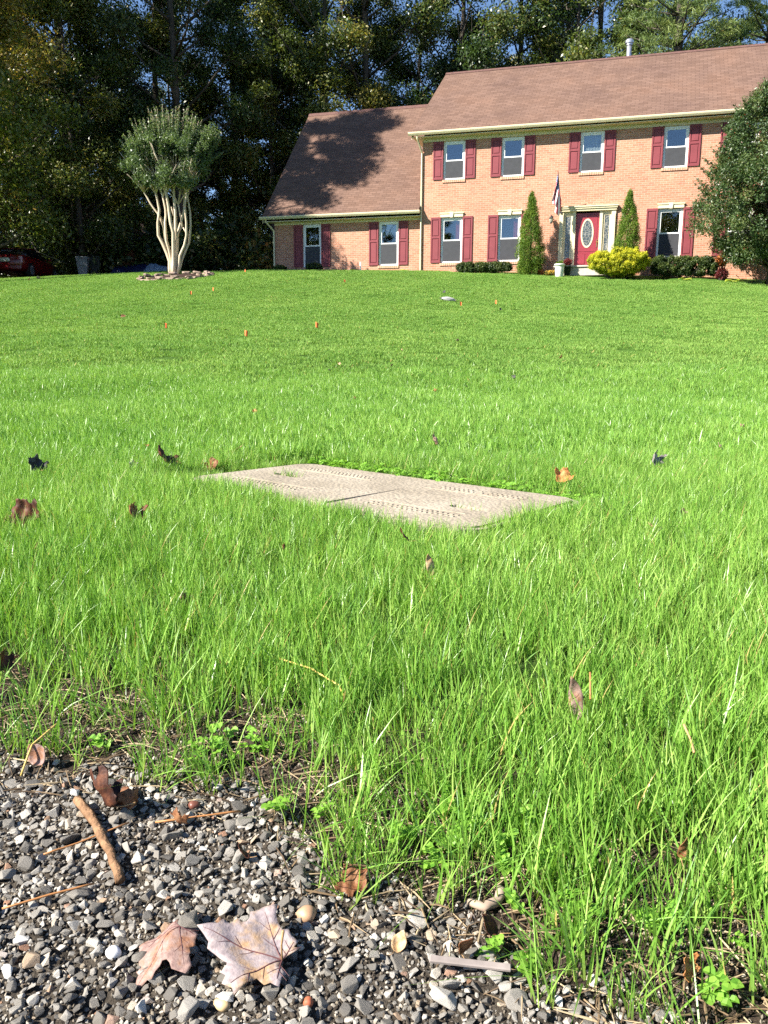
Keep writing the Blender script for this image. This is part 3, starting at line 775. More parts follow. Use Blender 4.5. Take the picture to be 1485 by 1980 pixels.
wood = [('c', -21, 44, .9), ('a', -17.5, 49, 1.0), ('b', -13.5, 52, 1.05), ('a', -9.5, 55, 1.0), ('c', -11.0, 47.5, .85), ('d', -6.5, 51, 1.0), ('b', -4.2, 56, 1.08),
        ('a', -7.5, 60, 1.05), ('c', -1.2, 52, .95), ('e', -3.0, 49.5, .9), ('b', 1.8, 57, 1.0), ('a', 4.6, 53, 1.0), ('d', 3.4, 62, 1.2), ('a', 8.0, 56, 1.05), ('b', 10.8, 52, 1.0),
        ('c', 13.6, 57, 1.0), ('e', 8.0, 63, 1.1), ('a', 17.0, 54, 1.0), ('b', 20.5, 58, 1.1), ('d', -15.5, 44.5, .9), ('b', -20, 55, 1.1), ('a', -25, 50, 1.1), ('a', -25, 60, 1.2),
        ('c', -15, 62, 1.05), ('b', -11, 66, .75), ('c', -2, 66, .62), ('a', 1.5, 69, .62), ('d', -19, 66, 1.5), ('d', -6, 70, .9), ('c', 7, 71, .8), ('b', 14, 66, 1.2), ('a', 20, 68, 1.15),
        ('c', -31, 50, 1.0), ('a', -36, 56, 1.1), ('b', -19.5, 73, 1.2), ('a', -16, 76, 1.1), ('d', -23, 71, 1.5), ('d', -25, 40.5, .82), ('d', -21.5, 39.2, .45)]  # closing pair of d trees, out of frame at left, added to shade the car
for i, (k, x, y, s) in enumerate(wood):
    if y > 57.5: s *= .62
    plant_tree(k, x, y, i * 1.7, s, TL[k], WOOD + ' of the kind: ' + TL[k].split(' in ')[0].split(' standing')[0])

def pine(x, y, h, r, seed, label):
    rs = np.random.default_rng(seed); rr = random.Random(seed)
    root = empty('pine_tree', (x, y, Hs(x, y) - .1), 0, label, 'tree')
    tb = MB(); tb.tube([(0, 0, -.2), (.1, .05, h * .4), (.05, .1, h * .75), (.1, .1, h)], [.36, .28, .16, .03], 10)
    cen = []; rad = []; z = h * .30
    while z < h * .98:
        u = z / h; L0 = r * (1.15 - u) ** .7 * 1.1
        for k in range(6):
            a = rr.uniform(0, 6.28); L = L0 * rr.uniform(.55, 1.1)
            dirv = Vector((math.cos(a), math.sin(a), .18 + .3 * u)); e_ = Vector((0, 0, z)) + dirv * L
            tb.tube([(0, 0, z - .1), Vector((0, 0, z)) + dirv * L * .5 + Vector((0, 0, -.15)), e_], [.06, .035, .01], 5)
            for q in (.35, .5, .65, .8, .92, 1.0):
                side = Vector((-dirv.y, dirv.x, 0)) * rr.uniform(-.5, .5) * L * .3
                cen.append(Vector((0, 0, z)) + dirv * L * q + side + Vector((0, 0, rr.uniform(0, .2)))); rad.append(rr.uniform(.34, .6))
        z += rr.uniform(.55, .85)
    tb.build('trunk', M['bark'], root, True)
    V, tint = leaves(cen, rad, 60000, .13, rs, squash=(1, 1, .45), shell=.1, up=.5, aspect=.12, dirbias=(0, 0, .5))
    leaf_obj('crown', V, tint, M['leaf_pine'], root)
pine(14.4, 45.0, 19, 4.4, 31, 'light green pine with open feathery limbs behind the right end of the roof')
pine(20.6, 49.0, 22, 4.4, 32, 'tall pine with a dark bare stem at the top right corner behind the roof')

# trees across the road behind the camera, mirrored in the window panes
for i, (k, x, y, s) in enumerate((('a', -6.3, -36, 1.02), ('f', -11, -44, 1.0), ('b', -38, -31, .85), ('a', -47, -14, 1.1), ('b', -54, -24, 1.1), ('d', -41, -9, 1.1), ('d', -36.5, -18, 1.15))):
    plant_tree(k, x, y, i, s, 'tree across the road, seen only mirrored in the panes of the house', 'trees across the road')

# undergrowth at the foot of the wood
def undergrowth():
    rs = np.random.default_rng(5); cen = []; rad = []
    for i in range(330):
        x = rs.uniform(-34, 2); y = rs.uniform(44, 58)
        if x > -6.5: y = rs.uniform(50, 58)
        r_ = rs.uniform(.6, 1.5); cen.append((x, y, Hs(x, y) + rs.uniform(0, 2.6))); rad.append(r_)
    for i in range(150):
        x = rs.uniform(-45, 4); y = rs.uniform(68, 80); cen.append((x, y, Hs(x, y) + rs.uniform(0, 7))); rad.append(rs.uniform(1.2, 2.4))
    V, tint = leaves(cen, rad, 150000, .14, rs, shell=.2, aspect=.55)
    o = leaf_obj('undergrowth', V, tint, M['leaf_dark'], None)
    tag(o, 'dark leafy undergrowth along the foot of the shaded wood', None, None, 'stuff')
undergrowth()

# ------------------------------------------------------------------ crape myrtle with its ring of stones
def crape():
    c0 = G(334, 533); global CR; CR = c0
    sc = (c0.xy.length) / F_PX        # metres per pixel there
    root = empty('crape_myrtle', c0, 0, 'vase-shaped crape myrtle with bare tan stems inside the ring of flat stones', 'tree')
    rr = random.Random(3); rs = np.random.default_rng(3)
    def P(px, py, dy=0.0):
        d = ray(px, py); t_ = (c0.y + dy) / d.y; return Vector((d.x * t_ - c0.x, dy, CAM_Z + d.z * t_ - c0.z))
    tb = MB()
    stems = [  # pixel outline of the stems, thickness in metres, depth
        ([(330, 533), (328, 505), (318, 478), (306, 455), (305, 430), (309, 405), (303, 375), (292, 350)], .085, .10),
        ([(332, 533), (330, 500), (321, 470), (318, 440), (306, 415), (290, 392), (278, 372), (270, 350)], .06, .25),
        ([(333, 533), (331, 500), (322, 465), (319, 430), (320, 405), (314, 380), (306, 352)], .07, -.12),
        ([(336, 533), (336, 490), (336, 450), (329, 430), (325, 400), (321, 370), (318, 345)], .09, -.2),
        ([(338, 533), (339, 490), (340, 455), (340, 420), (337, 395), (337, 365), (335, 340)], .09, .0),
        ([(341, 533), (342, 490), (343, 455), (349, 430), (356, 405), (357, 380), (352, 350)], .07, .22),
        ([(343, 530), (348, 495), (356, 475), (361, 455), (360, 430), (357, 400), (362, 372), (366, 345)], .065, -.15),
        ([(345, 530), (352, 500), (366, 470), (369, 440), (367, 410), (363, 380), (368, 350), (374, 330)], .055, .3),
        ([(336, 533), (337, 480), (344, 450), (352, 436), (350, 420), (345, 395), (349, 365)], .05, .05)]
    tops = []
    for pts, rd, dy in stems:
        n = len(pts); Q = [P(p[0], p[1], dy * (1 if i > 1 else .4)) + Vector((rr.uniform(-.02, .02), 0, 0)) for i, p in enumerate(pts)]
        R2 = []
        for i in range(n - 1):
            R2 += [Q[i], Q[i].lerp(Q[i + 1], .5) + Vector((rr.uniform(-.012, .012), rr.uniform(-.02, .02), 0))]
        R2.append(Q[-1])
        tb.tube(R2, [rd * (.88 - .42 * i / (len(R2) - 1)) for i in range(len(R2))], 8)
        tops.append(Q[-1])
        tops.append(Q[-2])
    # small side stubs
    for (a, b, dy) in (((318, 440), (312, 420), .2), ((343, 452), (350, 436), .1), ((361, 452), (354, 440), -.1), ((337, 420), (331, 400), .1)):
        tb.tube([P(*a, dy), P(*b, dy)], [.035, .02], 6)
    cen = []; rad = []
    prof = [(354, 285, 376), (348, 280, 380), (340, 268, 388), (336, 262, 392), (328, 246, 402), (310, 240, 405), (290, 237, 412), (270, 243, 418), (262, 254, 410)]
    for k in range(150):
        py, x0, x1 = prof[rr.randrange(len(prof))]; py += rr.uniform(-9, 9)
        u = rr.random(); px = x0 + (x1 - x0) * u; half = (x1 - x0) / 2 * sc
        dep = rr.uniform(-1, 1) * half * math.sqrt(max(.05, 1 - (2 * u - 1) ** 2)) * .85
        cen.append(P(px, py, dep)); rad.append(rr.uniform(.16, .32))
    # upright shoots that give the ragged top
    shoots = []
    for k in range(95):
        u = rr.random(); px = 240 + 178 * u; top = 218 + 62 * abs(2 * u - 1) ** 2.2 + rr.uniform(-20, 16)
        dp_ = rr.uniform(-.9, .9); a = P(334 + (px - 334) * .55, rr.uniform(315, 348), dp_ * .5); b = P(px + (px - 334) * .10 + rr.uniform(-6, 6), top, dp_ * (1 - abs(2 * u - 1) ** 2) ** .5)
        for q in np.linspace(.3, 1, 13): cen.append(a.lerp(b, q)); rad.append(.17 * (1.08 - q) + .035)
        tb.tube([a, b], [.014, .004], 4); shoots.append(b)
    for b in tops:
        for k in range(7):
            e_ = b + Vector((rr.uniform(-.7, .7), rr.uniform(-.7, .7), rr.uniform(.4, 1.2)))
            tb.tube([b, b.lerp(e_, .5) + Vector((0, 0, .05)), e_], [.026, .016, .008], 5)
    tb.build('trunk', M['crapebark'], root, True)
    V, tint = leaves(cen, rad, 60000, .042, rs, shell=.2, up=.4, aspect=.5, dirbias=(0, 0, .5))
    zt = V.reshape(-1, 4, 3)[:, 0, 2]; lim = P(334, 262).z
    tint = np.clip(tint * .75 + np.clip((zt - lim) / .7, 0, 1) * .30 * rs.random(len(tint)), 0, 1)
    leaf_obj('crown', V, tint, M['leaf_crape'], root)
    # ring
    rad_x, rad_y = 62 * sc, 1.0
    cen_ = G(340, 537); 
    mm = MB(); n = 30; vs = [(0, 0, .10)]; 
    for ring, zz in ((.55, .08), (1.0, -.02)):
        for k in range(n):
            a = 2 * math.pi * k / n; x = rad_x * ring * math.cos(a); y = rad_y * ring * math.sin(a)
            vs.append((x, y, Hs(cen_.x + x, cen_.y + y) - cen_.z + zz + rr.uniform(-.01, .01)))
    fs = [(0, 1 + k, 1 + (k + 1) % n) for k in range(n)] + [(1 + k, 1 + n + k, 1 + n + (k + 1) % n, 1 + (k + 1) % n) for k in range(n)]
    mm.add(vs, fs); mo = mm.build('mulch', M['mulch'], None, True); mo.location = cen_
    tag(mo, 'dark mulch heaped inside the ring of stones under the crape myrtle', None, None, 'stuff')
    k = 0; protos = []
    for v_ in range(5):
        r3 = random.Random(40 + v_); bm = bmesh.new()
        for q in range(26):
            a = r3.uniform(0, 6.28); rr_ = r3.uniform(.75, 1); bm.verts.new((.17 * rr_ * math.cos(a), .11 * rr_ * math.sin(a), r3.choice((-1, 1)) * .035 * r3.uniform(.6, 1)))
        bmesh.ops.convex_hull(bm, input=bm.verts); loose = [v for v in bm.verts if not v.link_faces]; bmesh.ops.delete(bm, geom=loose, context='VERTS')
        bmesh.ops.bevel(bm, geom=bm.edges[:], offset=.006, segments=1, affect='EDGES')
        mb = MB(); mb.bm(bm); protos.append(mb)
    meshes = []
    for mb in protos:
        o = mb.build('edging_stone', M['fieldstone']); meshes.append(o)
    used = [False] * 5; N1 = 25
    for layer, cnt in ((0, N1), (1, 15)):
        for q in range(cnt):
            a = 2 * math.pi * (q + .5 * layer) / cnt + rr.uniform(-.05, .05)
            v_ = rr.randrange(5); o = meshes[v_] if not used[v_] else meshes[v_].copy()
            if used[v_]: C.objects.link(o)
            used[v_] = True
            x = cen_.x + rad_x * math.cos(a) * (1 - .03 * layer); y = cen_.y + rad_y * math.sin(a) * (1 - .03 * layer)
            o.location = (x, y, Hs(x, y) + .03 + .065 * layer + rr.uniform(0, .015))
            o.rotation_euler = (rr.uniform(-.16, .16), rr.uniform(-.16, .16), a + math.pi / 2 + rr.uniform(-.3, .3))
            s_ = rr.uniform(.75, 1.2); o.scale = (s_, s_ * rr.uniform(.8, 1.2), s_ * rr.uniform(.8, 1.3))
            tag(o, 'flat brown edging stone laid in the low ring round the crape myrtle', 'stone', 'edging stones round the crape myrtle')
crape()

# ------------------------------------------------------------------ holly and foundation plants
def holly():
    x, y, z = hw(12.75, 2.4); root = empty('holly_tree', (x, y, z - .05), 0, 'large glossy holly with scattered red leaves covering the right end of the facade', 'tree')
    rr = random.Random(9); rs = np.random.default_rng(9); tb = MB()
    tb.tube([(0, 0, -.1), (.05, 0, 1.5), (0, .05, 3.5), (.05, .0, 5.6)], [.15, .12, .09, .03], 8)
    cen = []; rad = []
    prof = [(1.05, 1.2), (1.6, 2.1), (2.2, 2.55), (3.0, 2.45), (3.8, 2.2), (4.6, 1.85), (5.3, 1.5), (5.9, 1.0), (6.3, .5)]
    for k in range(330):
        zz = rr.uniform(.95, 6.3); R0 = np.interp(zz, [p[0] for p in prof], [p[1] for p in prof])
        a = rr.uniform(0, 6.28); q = R0 * math.sqrt(rr.uniform(.35, 1))
        c_ = Vector((q * math.cos(a), q * math.sin(a), zz)); cen.append(c_); rad.append(rr.uniform(.22, .48))
        if k % 3 == 0: tb.tube([(0, 0, max(.6, zz - q * .6)), c_ * .5 + Vector((0, 0, zz * .5 - .15)), c_], [.04, .025, .008], 5)
    for k in range(90):      # sprays that poke out of the outline
        zz = rr.uniform(1.2, 6.4); R0 = np.interp(zz, [p[0] for p in prof], [p[1] for p in prof]); a = rr.uniform(0, 6.28)
        b = Vector((R0 * 1.12 * math.cos(a), R0 * 1.12 * math.sin(a), zz + .35))
        a_ = b * .8; a_.z = zz - .1
        for q in np.linspace(.2, 1, 5): cen.append(a_.lerp(b, q)); rad.append(.13 * (1.3 - q))
        tb.tube([a_, b], [.012, .004], 4)
    tb.build('trunk', M['bark'], root, True)
    V, tint = leaves(cen, rad, 150000, .040, rs, shell=.3, up=.4, aspect=.5)
    leaf_obj('crown', V, tint, M['leaf_holly'], root)
holly()

def cone_shrub(name, u, off, h, r, mat, label, group, n=42000, seed=1):
    x, y, z = hw(u, off); root = empty(name, (x, y, z - .04), 0, label, 'shrub', group)
    rs = np.random.default_rng(seed); rr = random.Random(seed); cen = []; rad = []
    for k in range(330):
        t_ = rr.random() ** 1.25; zz = .12 + t_ * (h - .14); R0 = r * min(1, (.72 + t_ * 1.6)) * (1 - max(0, t_ - .28) / .74) ** .66 + .03 
        a = rr.uniform(0, 6.28); q = max(.0, R0 - .09) * math.sqrt(rr.uniform(.3, 1))
        cen.append((q * math.cos(a), q * math.sin(a), zz)); rad.append(.10 + .08 * rr.random() * (1 - t_))
    cen.append((0, 0, h - .02)); rad.append(.05)
    tb = MB(); tb.tube([(0, 0, -.05), (0, 0, h * .9)], [.05, .008], 6); tb.build('trunk', M['bark'], root)
    V, tint = leaves(cen, rad, n, .028, rs, squash=(1, 1, 1.5), shell=.4, up=.1, aspect=.3, dirbias=(0, 0, 1.1), tint_blob=.3)
    leaf_obj('crown', V, tint, M[mat], root)
cone_shrub('arborvitae', 4.50, .95, 2.98, .60, 'leaf_thuja', 'taller slim cone-shaped arborvitae left of the front door and flag', 'arborvitae flanking the front door', seed=21)
cone_shrub('arborvitae', 8.02, 1.05, 3.0, .56, 'leaf_thuja', 'slim arborvitae rising behind the golden shrub right of the door', 'arborvitae flanking the front door', seed=22)

def mound(name, u, off, hw_, hd, h, mat, label, cat='shrub', group=None, n=14000, size=.022, seed=1, box=False, spiky=0.0, aspect=.5, zbase=0.0):
    x, y, z = hw(u, off); root = empty(name, (x, y, z - .03), PHI, label, cat, group)
    rs = np.random.default_rng(seed); rr = random.Random(seed); cen = []; rad = []
    nb = int(60 + 160 * hw_)
    for k in range(nb):
        d = Vector((rr.gauss(0, 1), rr.gauss(0, 1), rr.gauss(0, 1))).normalized()
        if box:
            m_ = max(abs(d.x), abs(d.y), abs(d.z)); d = d / m_ * (1 - .06 * rr.random()); d = d * .9
        s_ = rr.uniform(.72, .93)
        b_ = .10 if h > .45 else .07
        cen.append((d.x * (hw_ - b_) * s_, d.y * (hd - b_) * s_, h / 2 + zbase + d.z * (h / 2 - b_) * s_ + spiky * rr.uniform(-.5, 1) * (d.z > -.2) * .12)); rad.append(b_ * rr.uniform(.8, 1.3))
    V, tint = leaves(cen, rad, n, size, rs, shell=.35, up=.35, aspect=aspect, tint_blob=.3, top_tint=.12)
    # woody middle
    tb = MB()
    for k in range(14):
        a = rr.uniform(0, 6.28); e_ = (hw_ * .75 * math.cos(a), hd * .7 * math.sin(a), zbase + h * rr.uniform(.4, .85)); tb.tube([(e_[0] * .25, e_[1] * .25, -.03), (e_[0] * .7, e_[1] * .7, e_[2] * .6), e_], [.018, .012, .005], 5)
    tb.build('stems', M['bark'], root)
    leaf_obj('crown', V, tint, M[mat], root)
    return root
mound('gold_shrub', 7.80, 1.75, 1.28, .85, 1.10, 'leaf_gold', 'spreading bright golden-yellow shrub in front of the right arborvitae', seed=3, n=46000, size=.034, spiky=1, aspect=.28, zbase=.08)
mound('clipped_hedge', 2.72, .75, 1.33, .42, .48, 'leaf_hedge', 'low clipped dark hedge under the two lower windows left of the door', 'hedge', 'clipped hedges along the facade', seed=4, n=50000, box=True)
mound('clipped_hedge', 10.05, .95, 1.42, .55, .88, 'leaf_hedge', 'taller clipped dark hedge under the lower window right of the door', 'hedge', 'clipped hedges along the facade', seed=5, n=80000, box=True, size=.024)
mound('boxwood_shrub', -6.0, .5, .34, .3, .36, 'leaf_hedge', 'smaller round dark shrub at the left corner of the low wing', group='round shrubs by the low wing', seed=6, n=5000)
mound('boxwood_shrub', -4.45, .55, .44, .35, .42, 'leaf_hedge', 'larger round dark shrub below the first window of the low wing', group='round shrubs by the low wing', seed=7, n=7000)
mound('rust_shrub', 11.25, 1.15, .26, .26, .55, 'leaf_rust', 'orange-leaved shrub at the right end of the taller hedge', seed=8, n=2200, size=.03, zbase=.42)
mound('wine_shrub', 11.3, 1.2, .28, .26, .5, 'leaf_wine', 'dark wine-red shrub just below the orange-leaved one', seed=10, n=2600, size=.03)
mound('mum_plant', 5.3, 1.05, .26, .22, .24, 'leaf_mum', 'low yellow chrysanthemum between the left arborvitae and the white pot', 'plant', seed=11, n=2500, size=.02)
mound('rust_mum', 4.92, 1.0, .17, .16, .24, 'leaf_rust', 'low rust-orange chrysanthemum at the foot of the left arborvitae', 'plant', seed=12, n=1600, size=.02)
def hosta(u, off, n, s, label, seed):
    x, y, z = hw(u, off); rr = random.Random(seed); vs = []; tint = []
    for k in range(n):
        a = rr.uniform(0, 6.28); L = s * rr.uniform(.6, 1.1); lift = rr.uniform(.3, .9); w_ = L * .34
        dirv = Vector((math.cos(a), math.sin(a), 0)); sd = Vector((-dirv.y, dirv.x, 0))
        P = [dirv * L * q + Vector((0, 0, lift * L * (1.6 * q - 1.3 * q * q))) for q in (0, .3, .6, .85, 1.05)]
        ws = [.1, .8, 1, .6, .05]
        for i in range(4):
            vs += [P[i] - sd * w_ * ws[i], P[i] + sd * w_ * ws[i], P[i + 1] + sd * w_ * ws[i + 1], P[i + 1] - sd * w_ * ws[i + 1]]
            tint.append(.3 + .5 * rr.random() if i else .2)
    o = leaf_obj('hosta_plant', np.array([v[:] for v in vs]), np.array(tint), M['leaf_hosta'], None); o.location = (x, y, z)
    tag(o, label, 'plant', 'pale hostas along the bed edge')
hosta(10.1, 1.9, 16, .26, 'pale hosta at the foot of the middle of the taller hedge', 1)
hosta(11.65, 1.95, 18, .30, 'widest pale hosta just right of the taller hedge', 2)
hosta(12.75, 2.1, 18, .30, 'pale hosta under the holly, nearest the right edge but one', 3)
hosta(13.5, 2.1, 12, .26, 'pale hosta cut by the right edge of the picture under the holly', 4)
hosta(-2.7, .5, 10, .20, 'small pale weed at the wall of the low wing beside the white pipe', 5)
hosta(-.55, .5, 10, .20, 'small pale weed at the wall where the low wing meets the main house', 6)
p_ = MB(); p_.tube([(0, 0, -.05), (0, 0, .34)], .03, 8); p_.tube([(0, 0, .34), (0, 0, .37)], .04, 8); o = p_.build('vent_pipe', M['white'], None, True); o.location = hw(-2.5, .25); tag(o, 'short white pipe standing up at the wall of the low wing', 'pipe')

# pots by the door
def pots():
    x, y, z = hw(5.68, 1.5); root = empty('flower_pot', (x, y, z), 0, 'white tapered pot with low greenery standing on the lawn edge by the step', 'pot', 'pots by the front door')
    m = MB(); m.lathe([(.13, -.03), (.15, .0), (.165, .32), (.17, .40), (.195, .405), (.195, .45), (.17, .455), (.16, .42)], 20); m.build('pot', M['white_pot'], root, True)
    s = MB(); s.lathe([(.155, .40), (.155, .42)], 16); s.build('soil', M['soil'], root)
    rs = np.random.default_rng(1); V, tint = leaves([(0, 0, .48), (.06, .03, .5), (-.07, 0, .47)], [.08, .08, .08], 700, .022, rs); leaf_obj('plant', V, tint, M['leaf_thuja'], root)
    x, y, z = hw(5.92, 1.15, 3.56); root = empty('flower_pot', (x, y, Hs(x, y) + .02), 0, 'dark pot of deep red flowers behind the white pot', 'pot', 'pots by the front door')
    m = MB(); m.lathe([(.10, -.02), (.15, .30), (.165, .30), (.165, .34), (.14, .33)], 16); m.build('pot', M['darkplastic'], root, True)
    V, tint = leaves([(0, 0, .46), (.08, .03, .48), (-.09, 0, .44), (0, .05, .52)], [.13, .12, .11, .1], 1600, .022, rs); leaf_obj('flowers', V, tint, M['leaf_wine'], root)
pots()

# ------------------------------------------------------------------ behind the crest on the left: car, bins, tarps, neighbour's house
def car():
    d = ray(50, 530); t_ = 43 / d.y; x, y = d.x * t_, 43.0
    root = empty('parked_car', (x, y, Hs(x, y) + .02), R(-2), 'red car parked in the shade of the trees behind the left end of the lawn', 'car')
    # local frame: +y forward, rear at y=-2.1
    def loft(stations, name, mat, par, smooth=True):
        vs = []; n = len(stations[0][1])
        for yy, sec in stations: vs += [(p[0], yy, p[1]) for p in sec]
        fs = []
        for i in range(len(stations) - 1):
            for k in range(n): fs.append((i * n + k, i * n + (k + 1) % n, (i + 1) * n + (k + 1) % n, (i + 1) * n + k))
        fs.append(tuple(range(n))); fs.append(tuple((len(stations) - 1) * n + k for k in range(n)))
        m = MB(); m.add(vs, fs); return m.build(name, mat, par, smooth)
    def sec(w, zb, zt, sh):
        return [(-w * .9, zb), (-w, zb + .12), (-w, zb + .38), (-w * .97, zt - .12), (-w * .86, zt - .02), (-w * .4, zt + sh), (w * .4, zt + sh), (w * .86, zt - .02), (w * .97, zt - .12), (w, zb + .38), (w, zb + .12), (w * .9, zb)]
    body = loft([(-2.15, sec(.74, .38, .86, .0)), (-2.08, sec(.86, .30, .98, .01)), (-1.8, sec(.90, .26, 1.02, .02)), (-1.2, sec(.91, .24, 1.0, .02)), (0, sec(.91, .22, .98, .01)), (1.0, sec(.91, .24, .94, .03)), (1.7, sec(.88, .26, .86, .03)), (2.1, sec(.78, .30, .72, .02)), (2.2, sec(.68, .36, .62, .0))], 'body', M['carpaint'], root)
    def gs(w0, w1, z0, z1): return [(-w0, z0), (-w1, z1 - .05), (-w1 * .85, z1), (w1 * .85, z1), (w1, z1 - .05), (w0, z0)]
    loft([(-1.85, gs(.78, .70, .95, 1.06)), (-1.0, gs(.80, .62, .95, 1.36)), (-.3, gs(.81, .62, .95, 1.40)), (.3, gs(.81, .62, .95, 1.38)), (1.15, gs(.78, .68, .9, .98))], 'cabin_glass', plain('car_glass', (.01, .012, .014), .08, .8), root)
    loft([(-1.05, [(-.6, 1.36), (-.55, 1.40), (.55, 1.40), (.6, 1.36)]), (-.3, [(-.61, 1.39), (-.55, 1.435), (.55, 1.435), (.61, 1.39)]), (.25, [(-.6, 1.37), (-.55, 1.41), (.55, 1.41), (.6, 1.37)])], 'roof', M['carpaint'], root)
    for sx in (-1, 1):
        m = MB(); m.bevbox(sx * .76 - .09, sx * .76 + .09, -2.13, -2.02, .62, .92, .02); m.build('tail_lamp', M['tail'], root)
    m = MB(); m.bevbox(-.26, .26, -2.19, -2.15, .66, .84, .006); m.build('licence_plate', M['plate'], root)
    m = MB(); m.bevbox(-.80, .80, -2.22, -2.05, .30, .52, .04); m.build('bumper', M['carpaint'], root)
    for sx in (-1, 1):
        for yy in (-1.35, 1.35):
            m = MB(); m.lathe([(.22, -.1), (.32, -.1), (.34, -.06), (.34, .06), (.32, .1), (.22, .1)], 20)
            m.v = [(sx * .84 + q[2], yy + q[0], .34 + q[1]) for q in m.v]; wh = m.build('wheel', M['tyre'], root)
            m = MB(); m.lathe([(.0, .06), (.05, .10), (.06, .085), (.20, .075), (.225, .105)], 20)
            m.v = [(sx * (.84 + q[2]), yy + q[0], .34 + q[1]) for q in m.v]
            m.build('rim', M['galv'], wh)
        m = MB(); m.bevbox(sx * .98 - .09, sx * .98 + .09, .62, .74, .93, 1.05, .02); m.build('mirror', M['carpaint'], root)
car()
def bin_(px, dist, mat, lidmat, label, s=1.0, tilt=0):
    d = ray(px, 525); t_ = dist / d.y; x, y = d.x * t_, dist
    root = empty('wheeled_bin', (x, y, Hs(x, y)), R(12), label, 'bin', 'wheeled bins beyond the lawn crest')
    m = MB(); vs = []
    for z, w, dd in ((.06, .20, .22), (.95, .29, .34)): vs += [(-w, -dd, z), (w, -dd, z), (w, dd, z), (-w, dd, z)]
    m.add(vs, [(0, 1, 2, 3), (4, 5, 6, 7), (0, 1, 5, 4), (1, 2, 6, 5), (2, 3, 7, 6), (3, 0, 4, 7)]); m.box(-.31, .31, -.36, .36, .93, .97); m.build('body', mat, root)
    l = MB(); l.bevbox(-.31, .31, -.38, .38, .975, 1.05, .02); l.tube([(-.25, .42, .98), (.25, .42, .98)], .02, 6); l.build('lid', lidmat, root)
    for sx in (-1, 1):
        w = MB(); w.tube([(sx * .24 - .03, .26, .10), (sx * .24 + .03, .26, .10)], .10, 14); w.build('wheel', M['tyre'], root)
    root.scale = (s, s, s)
bin_(161, 43.5, M['tin'], M['tin'], 'pale grey wheeled bin beyond the lawn crest, right of the red car', .95)
bin_(184, 44.5, M['darkplastic'], M['darkplastic'], 'dark wheeled bin just right of the pale grey bin', 1.0)
def tarp(px, dist, L, W, hgt, mat, label, seed, name='tarp_pile'):
    d = ray(px, 525); t_ = dist / d.y; x, y = d.x * t_, dist; rr = np.random.default_rng(seed)
    n = 20; uu = np.linspace(-1, 1, n); X, Y = np.meshgrid(uu, uu)
    Zz = hgt * (1 - np.clip(np.maximum(abs(X), abs(Y)), 0, 1) ** 5) * (.85 + .15 * np.sin(X * 3 + seed) * np.cos(Y * 2.2)) + .03 * rr.normal(size=X.shape)
    co = np.stack([X * L / 2, Y * W / 2, Zz - .05], -1).reshape(-1, 3); i = np.arange(n - 1)[:, None] * n + np.arange(n - 1)[None]
    o = np_mesh(name, co, np.stack([i, i + 1, i + n + 1, i + n], -1).reshape(-1), 4, mat, smooth=True); o.location = (x, y, Hs(x, y)); tag(o, label, 'tarp', 'tarpaulins beyond the lawn crest')
tarp(268, 45.5, 2.6, 1.4, .62, M['bluetarp'], 'dark blue tarpaulin over a pile, in shade left of the crape myrtle', 1)
tarp(232, 44.5, .9, .8, .5, M['bluetarp'], 'small bright blue tarpaulin bundle beside the brown crate', 2)
tarp(306, 43.5, 1.3, 1.0, .55, M['paletarp'], 'pale blue-grey tarpaulin low behind the stems of the crape myrtle', 3)
d = ray(243, 520); t_ = 46.2 / d.y; x, y = d.x * t_, 46.2
m = MB(); 
for k in range(8): m.box(-.5 + k * .125, -.5 + k * .125 + .115, -.3, -.27, .0, 1.25)
m.box(-.5, .5, -.27, .3, .02, 1.2); m.box(-.52, .52, -.32, .32, 1.255, 1.29); o = m.build('wooden_crate', M['plank'], None); o.location = (x, y, Hs(x, y)); tag(o, 'tall brown wooden crate in the shade between the bins and the blue tarpaulin', 'crate')

def neighbour():
    x, y = -23.5, 63.0; root = empty('neighbour_house', (x, y, Hs(x, y)), R(6), 'dark neighbouring house barely seen through the trees above the red car', 'house')
    w = MB(); w.box(-6, 6, 0, 8, -.2, 6.2); w.prism([(-6, 6.2), (6, 6.2), (0, 9.4)], .02, 7.98); w.build('wall', plain('dark_siding', (.09, .07, .06), .9, .2), root)
    r_ = MB()
    for s_ in (-1, 1): r_.add([(s_ * 6.4, -.4, 6.1), (0, -.4, 9.6), (0, 8.4, 9.6), (s_ * 6.4, 8.4, 6.1), (s_ * 6.4, -.4, 6.0), (0, -.4, 9.5), (0, 8.4, 9.5), (s_ * 6.4, 8.4, 6.0)], [(0, 1, 2, 3), (4, 5, 6, 7), (0, 1, 5, 4), (3, 2, 6, 7), (0, 3, 7, 4)])
    r_.build('roof', plain('dark_roof', (.06, .055, .05), .9, .2), root)
    for (a, b) in ((-3.5, 4.2), (1.2, 4.2), (3.2, 1.2)):
        f = MB(); f.box(a, a + .9, -.05, -.002, b, b + 1.4); ff = f.build('window', M['white'], root)
        g = MB(); g.box(a + .08, a + .42, -.06, -.052, b + .08, b + 1.32); g.box(a + .48, a + .82, -.06, -.052, b + .08, b + 1.32); g.build('pane', M['leaded'], ff)
neighbour()

